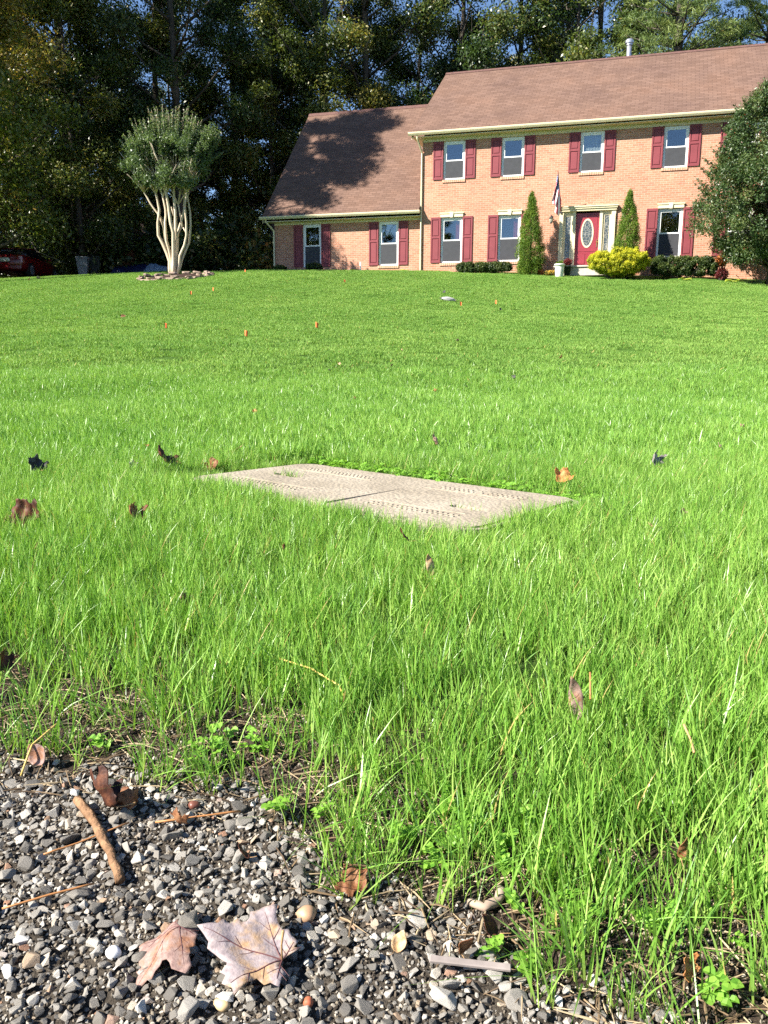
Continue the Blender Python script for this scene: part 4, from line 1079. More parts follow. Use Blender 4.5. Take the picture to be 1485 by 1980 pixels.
# ------------------------------------------------------------------ the cover of the utility box in the lawn
def concrete_lid_mat():
    t = NT('moulded_cover'); v = t.coord()
    vo = t.n('ShaderNodeTexVoronoi'); vo.inputs['Scale'].default_value = 85; t.l(v, vo.inputs['Vector'])
    n1 = t.noise(v, 4, 6, .6); n2 = t.noise(v, 40, 5, .7)
    c = t.ramp(n1, [(.25, (.205, .170, .125)), (.5, (.315, .268, .205)), (.75, (.38, .33, .26))])
    mm = t.n('ShaderNodeMix', data_type='RGBA', blend_type='MULTIPLY'); mm.inputs[0].default_value = 1; t.l(c, mm.inputs[6]); t.l(t.ramp(n2, [(.3, (.84, .83, .82)), (.6, (1.03, 1.03, 1.02))]), mm.inputs[7])
    t.col(mm.outputs[2]); t.rough(.85, .25)
    t.bump(t.math('ADD', t.math('MULTIPLY', vo.outputs[0], -1), t.math('MULTIPLY', n2, .6)), .8, .004)
    return t.m
def lid():
    mat = concrete_lid_mat()
    root = empty('utility_box_cover', LC, LANG, 'weathered beige two-piece utility box cover lying flush in the near lawn', 'cover')
    hl, hd = LL / 2, LWd / 2
    def panel(s):
        x0, x1 = (.07 + .005, hl - .022) if s > 0 else (-hl + .022, .07 - .005); y0, y1 = -hd + .022, hd - .022
        loop = []; rc = .06
        def corner(cx, cy, a0, rc_):
            return [(cx + rc_ * math.cos(a0 + k * math.pi / 12), cy + rc_ * math.sin(a0 + k * math.pi / 12)) for k in range(7)]
        r_in = .006
        if s > 0: loop = corner(x1 - rc, y1 - rc, 0, rc) + corner(x0 + r_in, y1 - r_in, math.pi / 2, r_in) + corner(x0 + r_in, y0 + r_in, math.pi, r_in) + corner(x1 - rc, y0 + rc, 1.5 * math.pi, rc)
        else: loop = corner(x1 - r_in, y1 - r_in, 0, r_in) + corner(x0 + rc, y1 - rc, math.pi / 2, rc) + corner(x0 + rc, y0 + rc, math.pi, rc) + corner(x1 - r_in, y0 + r_in, 1.5 * math.pi, r_in)
        q_ = (lidpt(905, 983) if s > 0 else lidpt(556, 920)) - LC; sx = q_.dot(LX); sy = q_.dot(LY)
        sl = [(sx + .045 + .018 * math.cos(k * math.pi / 6), sy + .018 * math.sin(k * math.pi / 6)) for k in range(-3, 4)]
        sl += [(sx - .045 - .018 * math.cos(k * math.pi / 6), sy - .018 * math.sin(k * math.pi / 6)) for k in range(-3, 4)]
        bm = bmesh.new(); e = []
        for lp in (loop, sl):
            vs = [bm.verts.new((p[0], p[1], 0)) for p in lp]
            e += [bm.edges.new((vs[i], vs[(i + 1) % len(vs)])) for i in range(len(vs))]
        bmesh.ops.triangle_fill(bm, edges=e, use_beauty=True)
        r_ = bmesh.ops.extrude_face_region(bm, geom=bm.faces[:])
        for v in [g for g in r_['geom'] if isinstance(g, bmesh.types.BMVert)]: v.co.z -= .035
        mb = MB(); mb.bm(bm)
        # moulded tread bars: two frames of short dashes
        rr = random.Random(5 + s)
        for yy in (-hd * .62, -hd * .54, hd * .54, hd * .62):
            for k in range(18):
                xa = s * (.16 + k * (hl - .29) / 18) ; 
                if rr.random() < .06: continue
                mb.bevbox(xa - .0058, xa + .0058, yy - .005, yy + .005, -.004, .0022, .0009)
        for yy in (-hd * .45, hd * .45): mb.bevbox(min(s * .12, s * (hl - .14)), max(s * .12, s * (hl - .14)), yy - .0025, yy + .0025, -.004, .0022, .001)
        o = mb.build('cover_panel', mat, root); o.rotation_euler = (R(.5) * s, R(-.35) * s, 0)
        return sx, sy
    sxs = [panel(1), panel(-1)]
    fr = MB(); rc = .075; N = 10
    def rr_loop(hx, hy, rc_): 
        out = []
        for (cx, cy, a0) in ((hx - rc_, hy - rc_, 0), (-hx + rc_, hy - rc_, math.pi / 2), (-hx + rc_, -hy + rc_, math.pi), (hx - rc_, -hy + rc_, 1.5 * math.pi)):
            out += [(cx + rc_ * math.cos(a0 + k * math.pi / 16), cy + rc_ * math.sin(a0 + k * math.pi / 16)) for k in range(9)]
        return out
    o_, i_ = rr_loop(hl, hd, rc), rr_loop(hl - .018, hd - .018, .062); n = len(o_)
    vs = [(p[0], p[1], -.002) for p in o_] + [(p[0], p[1], -.002) for p in i_] + [(p[0], p[1], -.06) for p in o_] + [(p[0], p[1], -.06) for p in i_]
    fs = []
    for k in range(n):
        j = (k + 1) % n; fs += [(k, j, n + j, n + k), (k, 2 * n + k, 2 * n + j, j), (n + k, n + j, 3 * n + j, 3 * n + k)]
    fr.add(vs, fs); fr.build('rim', mat, root)
    fl = MB(); fl.box(-hl + .03, hl - .03, -hd + .03, hd - .03, -.07, -.045); fl.build('base', M['soil'], root)
    return [root.matrix_basis @ Vector((s, 0, 0)) if False else Vector((LC.x + LX.x * s[0] + LY.x * s[1], LC.y + LX.y * s[0] + LY.y * s[1], LIDZ)) for s in sxs]
SLOTS = lid()

# ------------------------------------------------------------------ scattered ground cover
def scatter(name, P, rot, scl, idx, tint, protos, label):
    """one object of many small copies laid on the given points (ground cover)"""
    me = bpy.data.meshes.new(name); n = len(P)
    me.vertices.add(n); me.vertices.foreach_set('co', P.astype(np.float32).ravel())
    a = me.attributes.new('rot', 'FLOAT_VECTOR', 'POINT'); a.data.foreach_set('vector', rot.astype(np.float32).ravel())
    a = me.attributes.new('scl', 'FLOAT', 'POINT'); a.data.foreach_set('value', scl.astype(np.float32))
    a = me.attributes.new('idx', 'INT', 'POINT'); a.data.foreach_set('value', idx.astype(np.int32))
    a = me.attributes.new('tint', 'FLOAT', 'POINT'); a.data.foreach_set('value', tint.astype(np.float32))
    o = link(bpy.data.objects.new(name, me)); tag(o, label, None, None, 'stuff')
    col = bpy.data.collections.new(name + '_shapes')
    for p in protos: col.objects.link(p)
    g = bpy.data.node_groups.new(name + '_scatter', 'GeometryNodeTree')
    g.interface.new_socket('Geometry', in_out='INPUT', socket_type='NodeSocketGeometry'); g.interface.new_socket('Geometry', in_out='OUTPUT', socket_type='NodeSocketGeometry')
    N = g.nodes; L = g.links; i_ = N.new('NodeGroupInput'); o_ = N.new('NodeGroupOutput')
    ip = N.new('GeometryNodeInstanceOnPoints'); ci = N.new('GeometryNodeCollectionInfo')
    ci.inputs['Collection'].default_value = col; ci.inputs['Separate Children'].default_value = True; ci.inputs['Reset Children'].default_value = True
    def at(nm, dt):
        x = N.new('GeometryNodeInputNamedAttribute'); x.data_type = dt; x.inputs[0].default_value = nm; return x.outputs[0]
    L.new(i_.outputs[0], ip.inputs['Points']); L.new(ci.outputs[0], ip.inputs['Instance']); ip.inputs['Pick Instance'].default_value = True
    L.new(at('idx', 'INT'), ip.inputs['Instance Index']); L.new(at('rot', 'FLOAT_VECTOR'), ip.inputs['Rotation']); L.new(at('scl', 'FLOAT'), ip.inputs['Scale'])
    L.new(ip.outputs[0], o_.inputs[0])
    md = o.modifiers.new('scatter', 'NODES'); md.node_group = g
    return o

def fbm(x, y, f, seed=0):
    r = np.random.default_rng(seed); out = 0
    for k in range(5):
        a = r.uniform(0, 6.28); ph = r.uniform(0, 6.28, 2); ff = f * 1.55 ** k
        out = out + np.sin((x * math.cos(a) + y * math.sin(a)) * ff + ph[0]) * np.cos((-x * math.sin(a) + y * math.cos(a)) * ff * .9 + ph[1]) / 1.45 ** k
    return out / 2.2

def grass_mat(name, lo, mid, hi, base, far=False):
    t = NT(name)
    tt = t.attr('tt'); rb = t.attr('rb'); ti = t.attr('tint', 'INSTANCER')
    f = t.math('ADD', t.math('MULTIPLY', rb, .58), t.math('MULTIPLY', ti, .42))
    c = t.ramp(f, [(.15, lo), (.5, mid), (.85, hi)])
    k = t.n('ShaderNodeMapRange'); k.inputs[1].default_value = 0; k.inputs[2].default_value = .35; t.l(tt, k.inputs[0])
    c = t.mix(k.outputs[0], base, c)
    dry = t.math('GREATER_THAN', rb, .993)
    c = t.mix(dry, c, (.48, .36, .13))
    t.col(c); t.rough(.55 if far else .36, .2 if far else .5)
    tr = t.n('ShaderNodeBsdfTranslucent'); g = t.n('ShaderNodeMix', data_type='RGBA', blend_type='MULTIPLY'); g.inputs[0].default_value = 1
    t.l(c, g.inputs[6]); g.inputs[7].default_value = (1.15, 1.2, .55, 1); t.l(g.outputs[2], tr.inputs[0])
    ms = t.n('ShaderNodeMixShader'); ms.inputs[0].default_value = .30
    t.l(t.b.outputs[0], ms.inputs[1]); t.l(tr.outputs[0], ms.inputs[2]); t.l(ms.outputs[0], t.out.inputs[0])
    return t.m
GM = grass_mat('grass_blades', (.100, .235, .032), (.200, .385, .055), (.360, .520, .125), (.24, .31, .07))

def tuft(name, n, radius, h, w, seed, segs=4, lean=.35, mat=None):
    rs = np.random.default_rng(seed); V = []; F = []; TT = []; RB = []
    for k in range(n):
        a = rs.uniform(0, 6.283); r_ = radius * math.sqrt(rs.random()); bx, by = r_ * math.cos(a), r_ * math.sin(a)
        hh = h * rs.uniform(.55, 1.25); ww = w * rs.uniform(.7, 1.3) / 2
        la = rs.uniform(0, 6.283); ln = abs(rs.normal(0, lean)) + .05; cv = rs.uniform(.1, .9) * ln * 1.3
        fa = rs.uniform(0, 6.283); fx, fy = math.cos(fa), math.sin(fa)
        b0 = len(V); rb = rs.random()
        for i in range(segs + 1):
            t_ = i / segs; off = hh * (ln * t_ + cv * t_ * t_) * .75; z = hh * t_ * (1 - .25 * ln * t_) - .004
            wd = ww * (1 - t_ ** 2.2) * (1 if i else .7)
            x = bx + math.cos(la) * off; y = by + math.sin(la) * off
            if i < segs:
                V += [(x - fx * wd, y - fy * wd, z), (x + fx * wd, y + fy * wd, z)]; TT += [t_, t_]
            else: V.append((x, y, z)); TT.append(1)
        for i in range(segs - 1):
            q = b0 + 2 * i; F.append((q, q + 1, q + 3)); F.append((q, q + 3, q + 2)); RB += [rb, rb]
        q = b0 + 2 * (segs - 1); F.append((q, q + 1, q + 2)); RB.append(rb)
    return np_mesh(name, np.array(V), np.array(F).ravel(), 3, mat or GM, fattr={'rb': np.array(RB)}, vattr={'tt': np.array(TT)}, linkit=False, smooth=True)

def fan(y0, y1, dens, half=.52, seed=0, pad=.25):
    """jittered points over the part of the lawn the camera can see, with a margin"""
    rs = np.random.default_rng(seed); A = half * (y1 ** 2 - y0 ** 2) + 2 * pad * (y1 - y0); n = int(A * dens)
    u = rs.random(n * 2); y = np.sqrt(y0 ** 2 + u * (y1 ** 2 - y0 ** 2)); x = rs.uniform(-1, 1, n * 2) * (half * y + pad)
    return x[:n], y[:n], rs

def lay_grass():
    near = [tuft('tuft_near', 15, .022, .066, .0022, 100 + i, lean=.26) for i in range(8)]
    x, y, rs = fan(.35, 3.4, 2500, .56, 1, .7)
    e = y - edge(x); nz = fbm(x, y, 9, 3)
    wide = np.interp(x, [-1, -.15, .05, 1], [.36, .34, .26, .24])
    p = _smooth(.0, 1, (e + nz * np.interp(x, [-.1, .1], [.02, .05]) - np.interp(x, [-.3, -.1, -.02], [.11, .02, .0])) / wide)
    p = np.where(e > .0, np.maximum(p, .012), p * 0)
    inl, a_, b_ = in_lid(x, y, -.004)
    keep = (rs.random(len(x)) < p) & ~inl
    # the near edge of the cover is overgrown, the far edge kept short
    x, y, e = x[keep], y[keep], e[keep]
    n = len(x)
    nl, a_, b_ = in_lid(x, y, .10); far_side = nl & (b_ > LWd / 2 - .01)
    hmod = 1 + .22 * fbm(x, y, 3.0, 8) + .10 * fbm(x, y, 14, 9)
    near_side = nl & (b_ < -LWd / 2 + .03); hmod = np.where(near_side, hmod * .82, hmod); hmod = np.where(nl & (a_ < -LL / 2 + .22), hmod * .5, hmod); hmod = np.where(nl & (a_ > LL / 2 - .16) & (b_ > 0), hmod * .7, hmod)
    hmod = np.where(far_side, hmod * .5, hmod) * np.interp(e, [0, .25, .6], [.95, 1.1, 1.0])
    P = np.stack([x, y, H(x, y)], -1); rot = np.stack([rs.normal(0, .10, n), rs.normal(0, .10, n), rs.uniform(0, 6.28, n)], -1)
    tint = np.clip(.5 + .28 * fbm(x, y, 2.6, 5) + .2 * rs.normal(size=n), 0, 1)
    scatter('grass_near', P, rot, hmod * rs.uniform(.75, 1.2, n), rs.integers(0, 8, n), tint, near, 'long bright green grass of the near lawn')
    # loose grass at the border, in single tall tufts
    thin = [tuft('tuft_thin', 4, .010, .080, .0024, 140 + i, lean=.45) for i in range(6)]
    xs = np.random.default_rng(77); n0 = 3000; x = xs.uniform(-.9, 1.0, n0); e = np.abs(xs.normal(0, .20, n0)) - .015; y = edge(x) + e
    cl = fbm(x, y, 30, 4); k = cl + xs.normal(0, .4, n0) > .25; x, y = x[k], y[k]; n = len(x)
    P = np.stack([x, y, H(x, y)], -1)
    scatter('grass_border', P, np.stack([xs.normal(0, .15, n), xs.normal(0, .15, n), xs.uniform(0, 6.28, n)], -1), xs.uniform(.45, 1.15, n), xs.integers(0, 6, n), np.clip(xs.normal(.5, .2, n), 0, 1), thin, 'loose tufts of grass creeping over the gravel border')
    mid = [tuft('tuft_mid', 26, .05, .066, .0042, 200 + i, segs=3) for i in range(8)]
    x, y, rs = fan(3.3, 10, 560, .55, 2, .6); inl, _, _ = in_lid(x, y, .02); k = ~inl & (rs.random(len(x)) < 1 - _smooth(6.3, 10, y)); x, y = x[k], y[k]; n = len(x)
    nl, a_, b_ = in_lid(x, y, .12)
    P = np.stack([x, y, H(x, y)], -1); rot = np.stack([rs.normal(0, .1, n), rs.normal(0, .1, n), rs.uniform(0, 6.28, n)], -1)
    tint = np.clip(.5 + .28 * fbm(x, y, 2.2, 5) + .16 * rs.normal(size=n), 0, 1)
    scatter('grass_middle', P, rot, (1 + .2 * fbm(x, y, 2.5, 8)) * np.where(nl, .55, 1) * rs.uniform(.75, 1.15, n), rs.integers(0, 8, n), tint, mid, 'bright green grass of the lawn beyond the cover')
    GF = grass_mat('slope_grass', (.112, .240, .042), (.195, .340, .066), (.300, .430, .105), (.17, .27, .05), True); farp = [tuft('tuft_far', 80, .16, .045, .009, 300 + i, segs=2, lean=.6, mat=GF) for i in range(8)]
    x, y, rs = fan(6.3, 37, 66, .56, 3, 1.5)
    fx, fy = -math.sin(PHI), math.cos(PHI)
    off = -((x - HX) * (-math.sin(PHI)) + (y - HY) * math.cos(PHI))   # metres in front of the facade plane
    uu = (x - HX) * math.cos(PHI) + (y - HY) * math.sin(PHI)
    bed = np.where(uu > 6.8, 1.9, np.where(uu > 1.2, 1.25, .25))
    k = rs.random(len(x)) < _smooth(5.5, 9.5, y)
    k &= ~((off < bed) & (uu > -6.6)) & ~((off < -3) | ((uu < -6.6) & (y > 38)))
    k &= ~((uu > 5.4) & (uu < 7.6) & (off < 1.7) & False)
    rr_ = np.hypot((x - CR.x) / 1.15, (y - CR.y) / 1.0); k &= rr_ > 1.0
    bare = G(452, 656); k &= ~((np.hypot((x - bare.x) / .32, (y - bare.y) / .8) < 1) & (rs.random(len(x)) < .8))
    x, y = x[k], y[k]; n = len(x)
    P = np.stack([x, y, H(x, y)], -1); rot = np.stack([rs.normal(0, .06, n), rs.normal(0, .06, n), rs.uniform(0, 6.28, n)], -1)
    tint = np.clip(.5 + .42 * fbm(x, y * .8, .9, 5) + .25 * fbm(x, y, 3.0, 6) + .12 * rs.normal(size=n), 0, 1)
    scatter('grass_slope', P, rot, (1 + .15 * fbm(x, y, 2.0, 8)) * rs.uniform(.7, 1.15, n), rs.integers(0, 8, n), tint, farp, 'mown green grass on the slope up to the house')
lay_grass()

# clover, straw, gravel
def small_stuff():
    rs = np.random.default_rng(12)
    protos = []
    for v_ in range(5):
        r3 = random.Random(v_); vs = []; tint = []
        for s_ in range(4):
            ox, oy, hz_ = r3.uniform(-.014, .014), r3.uniform(-.014, .014), r3.uniform(.008, .028)
            for q in range(3):
                a = q * 2.09 + r3.uniform(-.2, .2); R_ = r3.uniform(.004, .0068); cx, cy_ = ox + math.cos(a) * R_ * 1.05, oy + math.sin(a) * R_ * 1.05
                pts = [Vector((cx + R_ * math.cos(b), cy_ + R_ * math.sin(b), hz_ + .002 * math.sin(b * 2 + s_))) for b in np.linspace(0, 2 * math.pi, 9)[:-1]]
                c_ = Vector((cx, cy_, hz_ - .001))
                for i in range(0, 8, 2): vs += [c_, pts[i], pts[(i + 1) % 8], pts[(i + 2) % 8]]; tint.append(r3.random())
            vs += [Vector((ox - .0005, oy, 0)), Vector((ox + .0005, oy, 0)), Vector((ox + .0005, oy, hz_)), Vector((ox - .0005, oy, hz_))]; tint.append(.4)
        protos.append(np_mesh('clover_sprig', np.array([v[:] for v in vs]), np.arange(len(vs)), 4, M['clover'], fattr={'tint': np.array(tint)}, linkit=False))
    X = []; Y = []
    for (px, py, r_, n_) in ((450, 1462, .03, 7), (560, 1600, .02, 2), (870, 1620, .035, 7), (905, 1600, .04, 7), (1000, 1690, .035, 8), (1060, 1800, .04, 4), (790, 1650, .04, 4), (1250, 1830, .05, 4), (980, 1860, .02, 1), (330, 1450, .06, 3), (1400, 1790, .05, 4)):
        g = G(px, py); X += list(g.x + rs.normal(0, r_, n_)); Y += list(g.y + rs.normal(0, r_ * .8, n_))
    for k in range(230):      # along the far side and the right end of the cover
        t_ = rs.uniform(-.5, .5) * LL; b = LWd / 2 + abs(rs.normal(.035, .05)); p = LC + LX * t_ + LY * b; X.append(p.x); Y.append(p.y)
    for k in range(60): 
        p = LC + LX * (LL / 2 + abs(rs.normal(.1, .12))) + LY * rs.uniform(-.1, .4); X.append(p.x); Y.append(p.y)
    X = np.array(X); Y = np.array(Y); n = len(X)
    k = ~in_lid(X, Y, .005)[0] & (Y > edge(X) - .02); X, Y = X[k], Y[k]; n = len(X)
    scatter('clover', np.stack([X, Y, H(X, Y) + .004], -1), np.stack([rs.normal(0, .2, n), rs.normal(0, .2, n), rs.uniform(0, 6.28, n)], -1), rs.uniform(.5, 1.0, n) * np.where(Y > 2, 1.1, 1), rs.integers(0, 5, n), rs.random(n), protos, 'small round-leaved clover among the grass')
    # straw
    ms = []
    st = NT('dry_straw'); st.col(st.ramp(st.attr('tint', 'INSTANCER'), [(0, (.06, .038, .022)), (.5, (.20, .135, .075)), (1, (.46, .36, .22))])); st.rough(.7, .3)
    for v_ in range(5):
        r3 = random.Random(30 + v_); m = MB(); L = r3.uniform(.012, .035); b = r3.uniform(-.3, .3)
        m.tube([(-L, 0, 0), (0, b * L * .5, .002), (L, 0, .001)], [.0006, .0009, .0003], 4); o = m.build('straw', st.m); C.objects.unlink(o); ms.append(o)
    n0 = 4200; x = rs.uniform(-1, 1.1, n0); e = rs.normal(.12, .11, n0); y = edge(x) + e; k = (e > -.06); x, y = x[k], y[k]; n = len(x)
    scatter('dry_straw', np.stack([x, y, H(x, y) + .003], -1), np.stack([rs.normal(0, .18, n), rs.normal(0, .18, n), rs.uniform(0, 6.28, n)], -1), rs.uniform(.4, 1.3, n), rs.integers(0, 5, n), rs.random(n), ms, 'dry straw and thatch littering the border soil')
    # gravel
    gm = NT('gravel_stone'); v = gm.coord()
    ti = gm.attr('tint', 'INSTANCER')
    c = gm.ramp(ti, [(0, (.11, .10, .088)), (.25, (.20, .183, .16)), (.5, (.29, .268, .238)), (.70, (.385, .36, .325)), (.84, (.48, .445, .39)), (.91, (.38, .29, .20)), (.94, (.28, .14, .08)), (.97, (.50, .48, .45)), (1, (.66, .65, .62))])
    n1 = gm.noise(v, 160, 5, .7); mm = gm.n('ShaderNodeMix', data_type='RGBA', blend_type='MULTIPLY'); mm.inputs[0].default_value = 1; gm.l(c, mm.inputs[6]); gm.l(gm.ramp(n1, [(.3, (.50, .48, .46)), (.6, (1.12, 1.12, 1.10))]), mm.inputs[7])
    gm.col(mm.outputs[2]); gm.rough(.62, .4); gm.bump(gm.noise(v, 260, 4, .7), .5, .0015)
    rocks = []
    for v_ in range(16):
        r3 = random.Random(60 + v_); bm = bmesh.new(); ax = (1, r3.uniform(.6, .95), r3.uniform(.45, .75))
        for q in range(r3.randint(9, 15)):
            d = Vector((r3.gauss(0, 1), r3.gauss(0, 1), r3.gauss(0, 1))).normalized(); bm.verts.new((d.x * ax[0], d.y * ax[1], d.z * ax[2]))
        bmesh.ops.convex_hull(bm, input=bm.verts); bmesh.ops.delete(bm, geom=[v for v in bm.verts if not v.link_faces], context='VERTS')
        bmesh.ops.bevel(bm, geom=bm.edges[:], offset=.035, segments=1, affect='EDGES')
        mb = MB(); mb.bm(bm); o = mb.build('gravel_stone', gm.m); C.objects.unlink(o); rocks.append(o)
    def grid(cell, rad_lo, rad_hi, sink, p_, seed, emax=.03):
        r4 = np.random.default_rng(seed); gx, gy = np.meshgrid(np.arange(-1.1, 1.0, cell), np.arange(.30, 1.25, cell)); x = (gx + r4.uniform(-.42, .42, gx.shape) * cell).ravel(); y = (gy + r4.uniform(-.42, .42, gx.shape) * cell).ravel()
        e = y - edge(x) + .035 * fbm(x, y, 25, 2) ; k = (e < emax) & (r4.random(len(x)) < p_ * (1 - _smooth(-.06, emax, e) * .75)); x, y = x[k], y[k]; n = len(x)
        s_ = rad_lo * (rad_hi / rad_lo) ** (r4.random(n) ** 1.5)
        z = H(x, y) + s_ * sink
        return np.stack([x, y, z], -1), s_, r4
    # big, medium and small stones never share a spot: a coarse raster sorts them
    taken = set(); PP = []; SS = []
    for (cell, lo, hi, sink, p_, sd) in ((.045, .0125, .0175, .15, .35, 9), (.021, .0078, .0130, .22, .6, 1), (.013, .0060, .0082, .22, .9, 2), (.011, .0045, .0065, .25, 1, 4), (.008, .0034, .0048, .3, 1, 5), (.006, .0022, .0034, .3, 1, 3), (.006, .0020, .003, .3, 1, 6), (.0055, .0018, .0028, .3, 1, 7)):
        P, s_, r4 = grid(cell, lo, hi, sink, p_, sd)
        for q in range(len(P)):
            cx, cy_ = P[q, 0], P[q, 1]; rr2 = s_[q] * .46; cells = {(int(math.floor((cx + dx * rr2) / .003)), int(math.floor((cy_ + dy * rr2) / .003))) for dx in (-1, -.5, 0, .5, 1) for dy in (-1, -.5, 0, .5, 1) if dx * dx + dy * dy < 1.3}
            if cells & taken: continue
            taken |= cells; PP.append(P[q]); SS.append(s_[q])
    PP = np.array(PP); SS = np.array(SS); n = len(PP)
    tint = rs.random(n) ** 1.3
    scatter('gravel', PP, np.stack([rs.normal(0, .35, n), rs.normal(0, .35, n), rs.uniform(0, 6.28, n)], -1), SS, rs.integers(0, 16, n), tint, rocks, 'grey angular gravel set in dark worn asphalt')
    # grit and crumbs of soil
    n0 = 42000; x = rs.uniform(-.8, .8, n0); y = rs.uniform(.42, 1.2, n0); e = y - edge(x); k = e < .26; x, y = x[k], y[k]; n = len(x)
    dm = NT('dark_grit'); dm.col(dm.ramp(dm.attr('tint', 'INSTANCER'), [(0, (.025, .019, .014)), (.4, (.08, .064, .048)), (.75, (.19, .16, .12)), (1, (.42, .37, .3))])); dm.rough(.9, .2)
    gr = []
    for q in range(4):
        o = rocks[q].copy(); o.data = o.data.copy(); o.data.materials[0] = dm.m; gr.append(o)
    scatter('grit', np.stack([x, y, H(x, y) + .001], -1), rs.uniform(0, 6.28, (n, 3)), rs.uniform(.0009, .0034, n), rs.integers(0, 4, n), rs.random(n), gr, 'dark grit and crumbs of soil between the stones')
small_stuff()

# grass growing out of the two slots of the cover
def slot_grass():
    rs = np.random.default_rng(9); ps = [tuft('tuft_slot', 6, .008, .05, .0024, 400 + i, lean=.3) for i in range(3)]
    X = []; S = []
    for i, c_ in enumerate(SLOTS):
        for k in range(26 if i else 7):
            p = c_ + LX * (rs.uniform(-.055, .055) if i else rs.choice([-.05, -.045, .02]) + rs.normal(0, .004)) + LY * rs.uniform(-.01, .01)
            X.append((p.x, p.y, LIDZ - .035)); S.append(rs.uniform(.9, 1.5) if i else rs.uniform(.6, 1.3))
    n = len(X); scatter('slot_grass', np.array(X), np.stack([rs.normal(0, .15, n), rs.normal(0, .15, n), rs.uniform(0, 6.28, n)], -1), np.array(S), rs.integers(0, 3, n), rs.random(n), ps, 'little grass growing up through the slots of the cover')
slot_grass()

# ------------------------------------------------------------------ fallen leaves
HALF = [(0, 0), (.14, -.04), (.30, -.15), (.36, -.09), (.50, -.10), (.50, .02), (.60, .08), (.57, .18), (.66, .24), (.78, .30), (.98, .36), (.88, .46), (.90, .56), (.76, .58), (.68, .66), (.54, .62), (.45, .64), (.40, .70), (.42, .80), (.31, .86), (.30, .97), (.17, 1.00), (.09, 1.12), (0, 1.25)]
HALF_DEEP = [(0, 0), (.12, -.05), (.30, -.17), (.31, -.06), (.50, -.07), (.43, .05), (.52, .12), (.42, .17), (.56, .27), (.72, .33), (.96, .40), (.81, .48), (.88, .59), (.69, .56), (.62, .64), (.47, .54), (.33, .47), (.30, .56), (.40, .72), (.29, .77), (.33, .91), (.18, .93), (.11, 1.06), (0, 1.25)]
def fleafmat(name, a, b, c_, vein=None):
    t = NT(name); v = t.coord(); n1 = t.noise(v, 2.6, 4, .6); n2 = t.noise(v, 14, 4, .6)
    col = t.ramp(n1, [(.30, a), (.47, b), (.60, c_)])
    mm = t.n('ShaderNodeMix', data_type='RGBA', blend_type='MULTIPLY'); mm.inputs[0].default_value = 1; t.l(col, mm.inputs[6]); t.l(t.ramp(n2, [(.3, (.75, .72, .72)), (.65, (1.08, 1.08, 1.08))]), mm.inputs[7])
    t.col(mm.outputs[2]); t.rough(.6, .3); t.bump(n2, .15, .02)
    tr = t.n('ShaderNodeBsdfTranslucent'); t.l(mm.outputs[2], tr.inputs[0]); ms = t.n('ShaderNodeMixShader'); ms.inputs[0].default_value = .22
    t.l(t.b.outputs[0], ms.inputs[1]); t.l(tr.outputs[0], ms.inputs[2]); t.l(ms.outputs[0], t.out.inputs[0]); return t.m
LM = {
 'lav': fleafmat('leaf_mauve_and_tan', (.33, .27, .29), (.42, .35, .34), (.52, .34, .19)),
 'pink': fleafmat('leaf_pinkish_brown', (.26, .15, .13), (.38, .26, .22), (.34, .17, .10)),
 'brown': fleafmat('leaf_brown', (.10, .035, .015), (.22, .085, .035), (.34, .17, .08)),
 'dark': fleafmat('leaf_dark_brown', (.03, .014, .010), (.07, .025, .015), (.16, .06, .03)),
 'black': fleafmat('leaf_blackened', (.010, .009, .010), (.028, .024, .026), (.09, .085, .09)),
 'orange': fleafmat('leaf_orange', (.36, .12, .04), (.52, .21, .07), (.56, .32, .12)),
 'tan': fleafmat('leaf_tan', (.42, .26, .12), (.55, .36, .18), (.60, .45, .28)),
 'grey': fleafmat('leaf_grey', (.12, .10, .09), (.26, .23, .22), (.40, .37, .35)),
}
M['vein'] = plain('leaf_vein', (.12, .05, .05), .6, .3); M['petiole'] = plain('leaf_stalk', (.40, .24, .11), .5, .3)
def leaf_shape(kcurl, kfold, crumple, seed, half=HALF, droop=.0):
    r3 = random.Random(seed); ph = [r3.uniform(0, 6.28) for _ in range(6)]
    def S(x, y):
        z = crumple * (.10 * math.sin(3.1 * x + ph[0]) * math.cos(2.7 * y + ph[1]) + .06 * math.sin(6.3 * x + 4.1 * y + ph[2]) + .03 * math.sin(11 * x - 9 * y + ph[3])) - droop * (x * x + (y - .4) ** 2)
        if abs(kcurl) > .01: a = y * kcurl; y2 = math.sin(a) / kcurl; z += (1 - math.cos(a)) / kcurl
        else: y2 = y
        if abs(kfold) > .01: a = x * kfold; x2 = math.sin(a) / kfold; z += (1 - math.cos(a)) / kfold
        else: x2 = x
        return Vector((x2, y2, z))
    return S
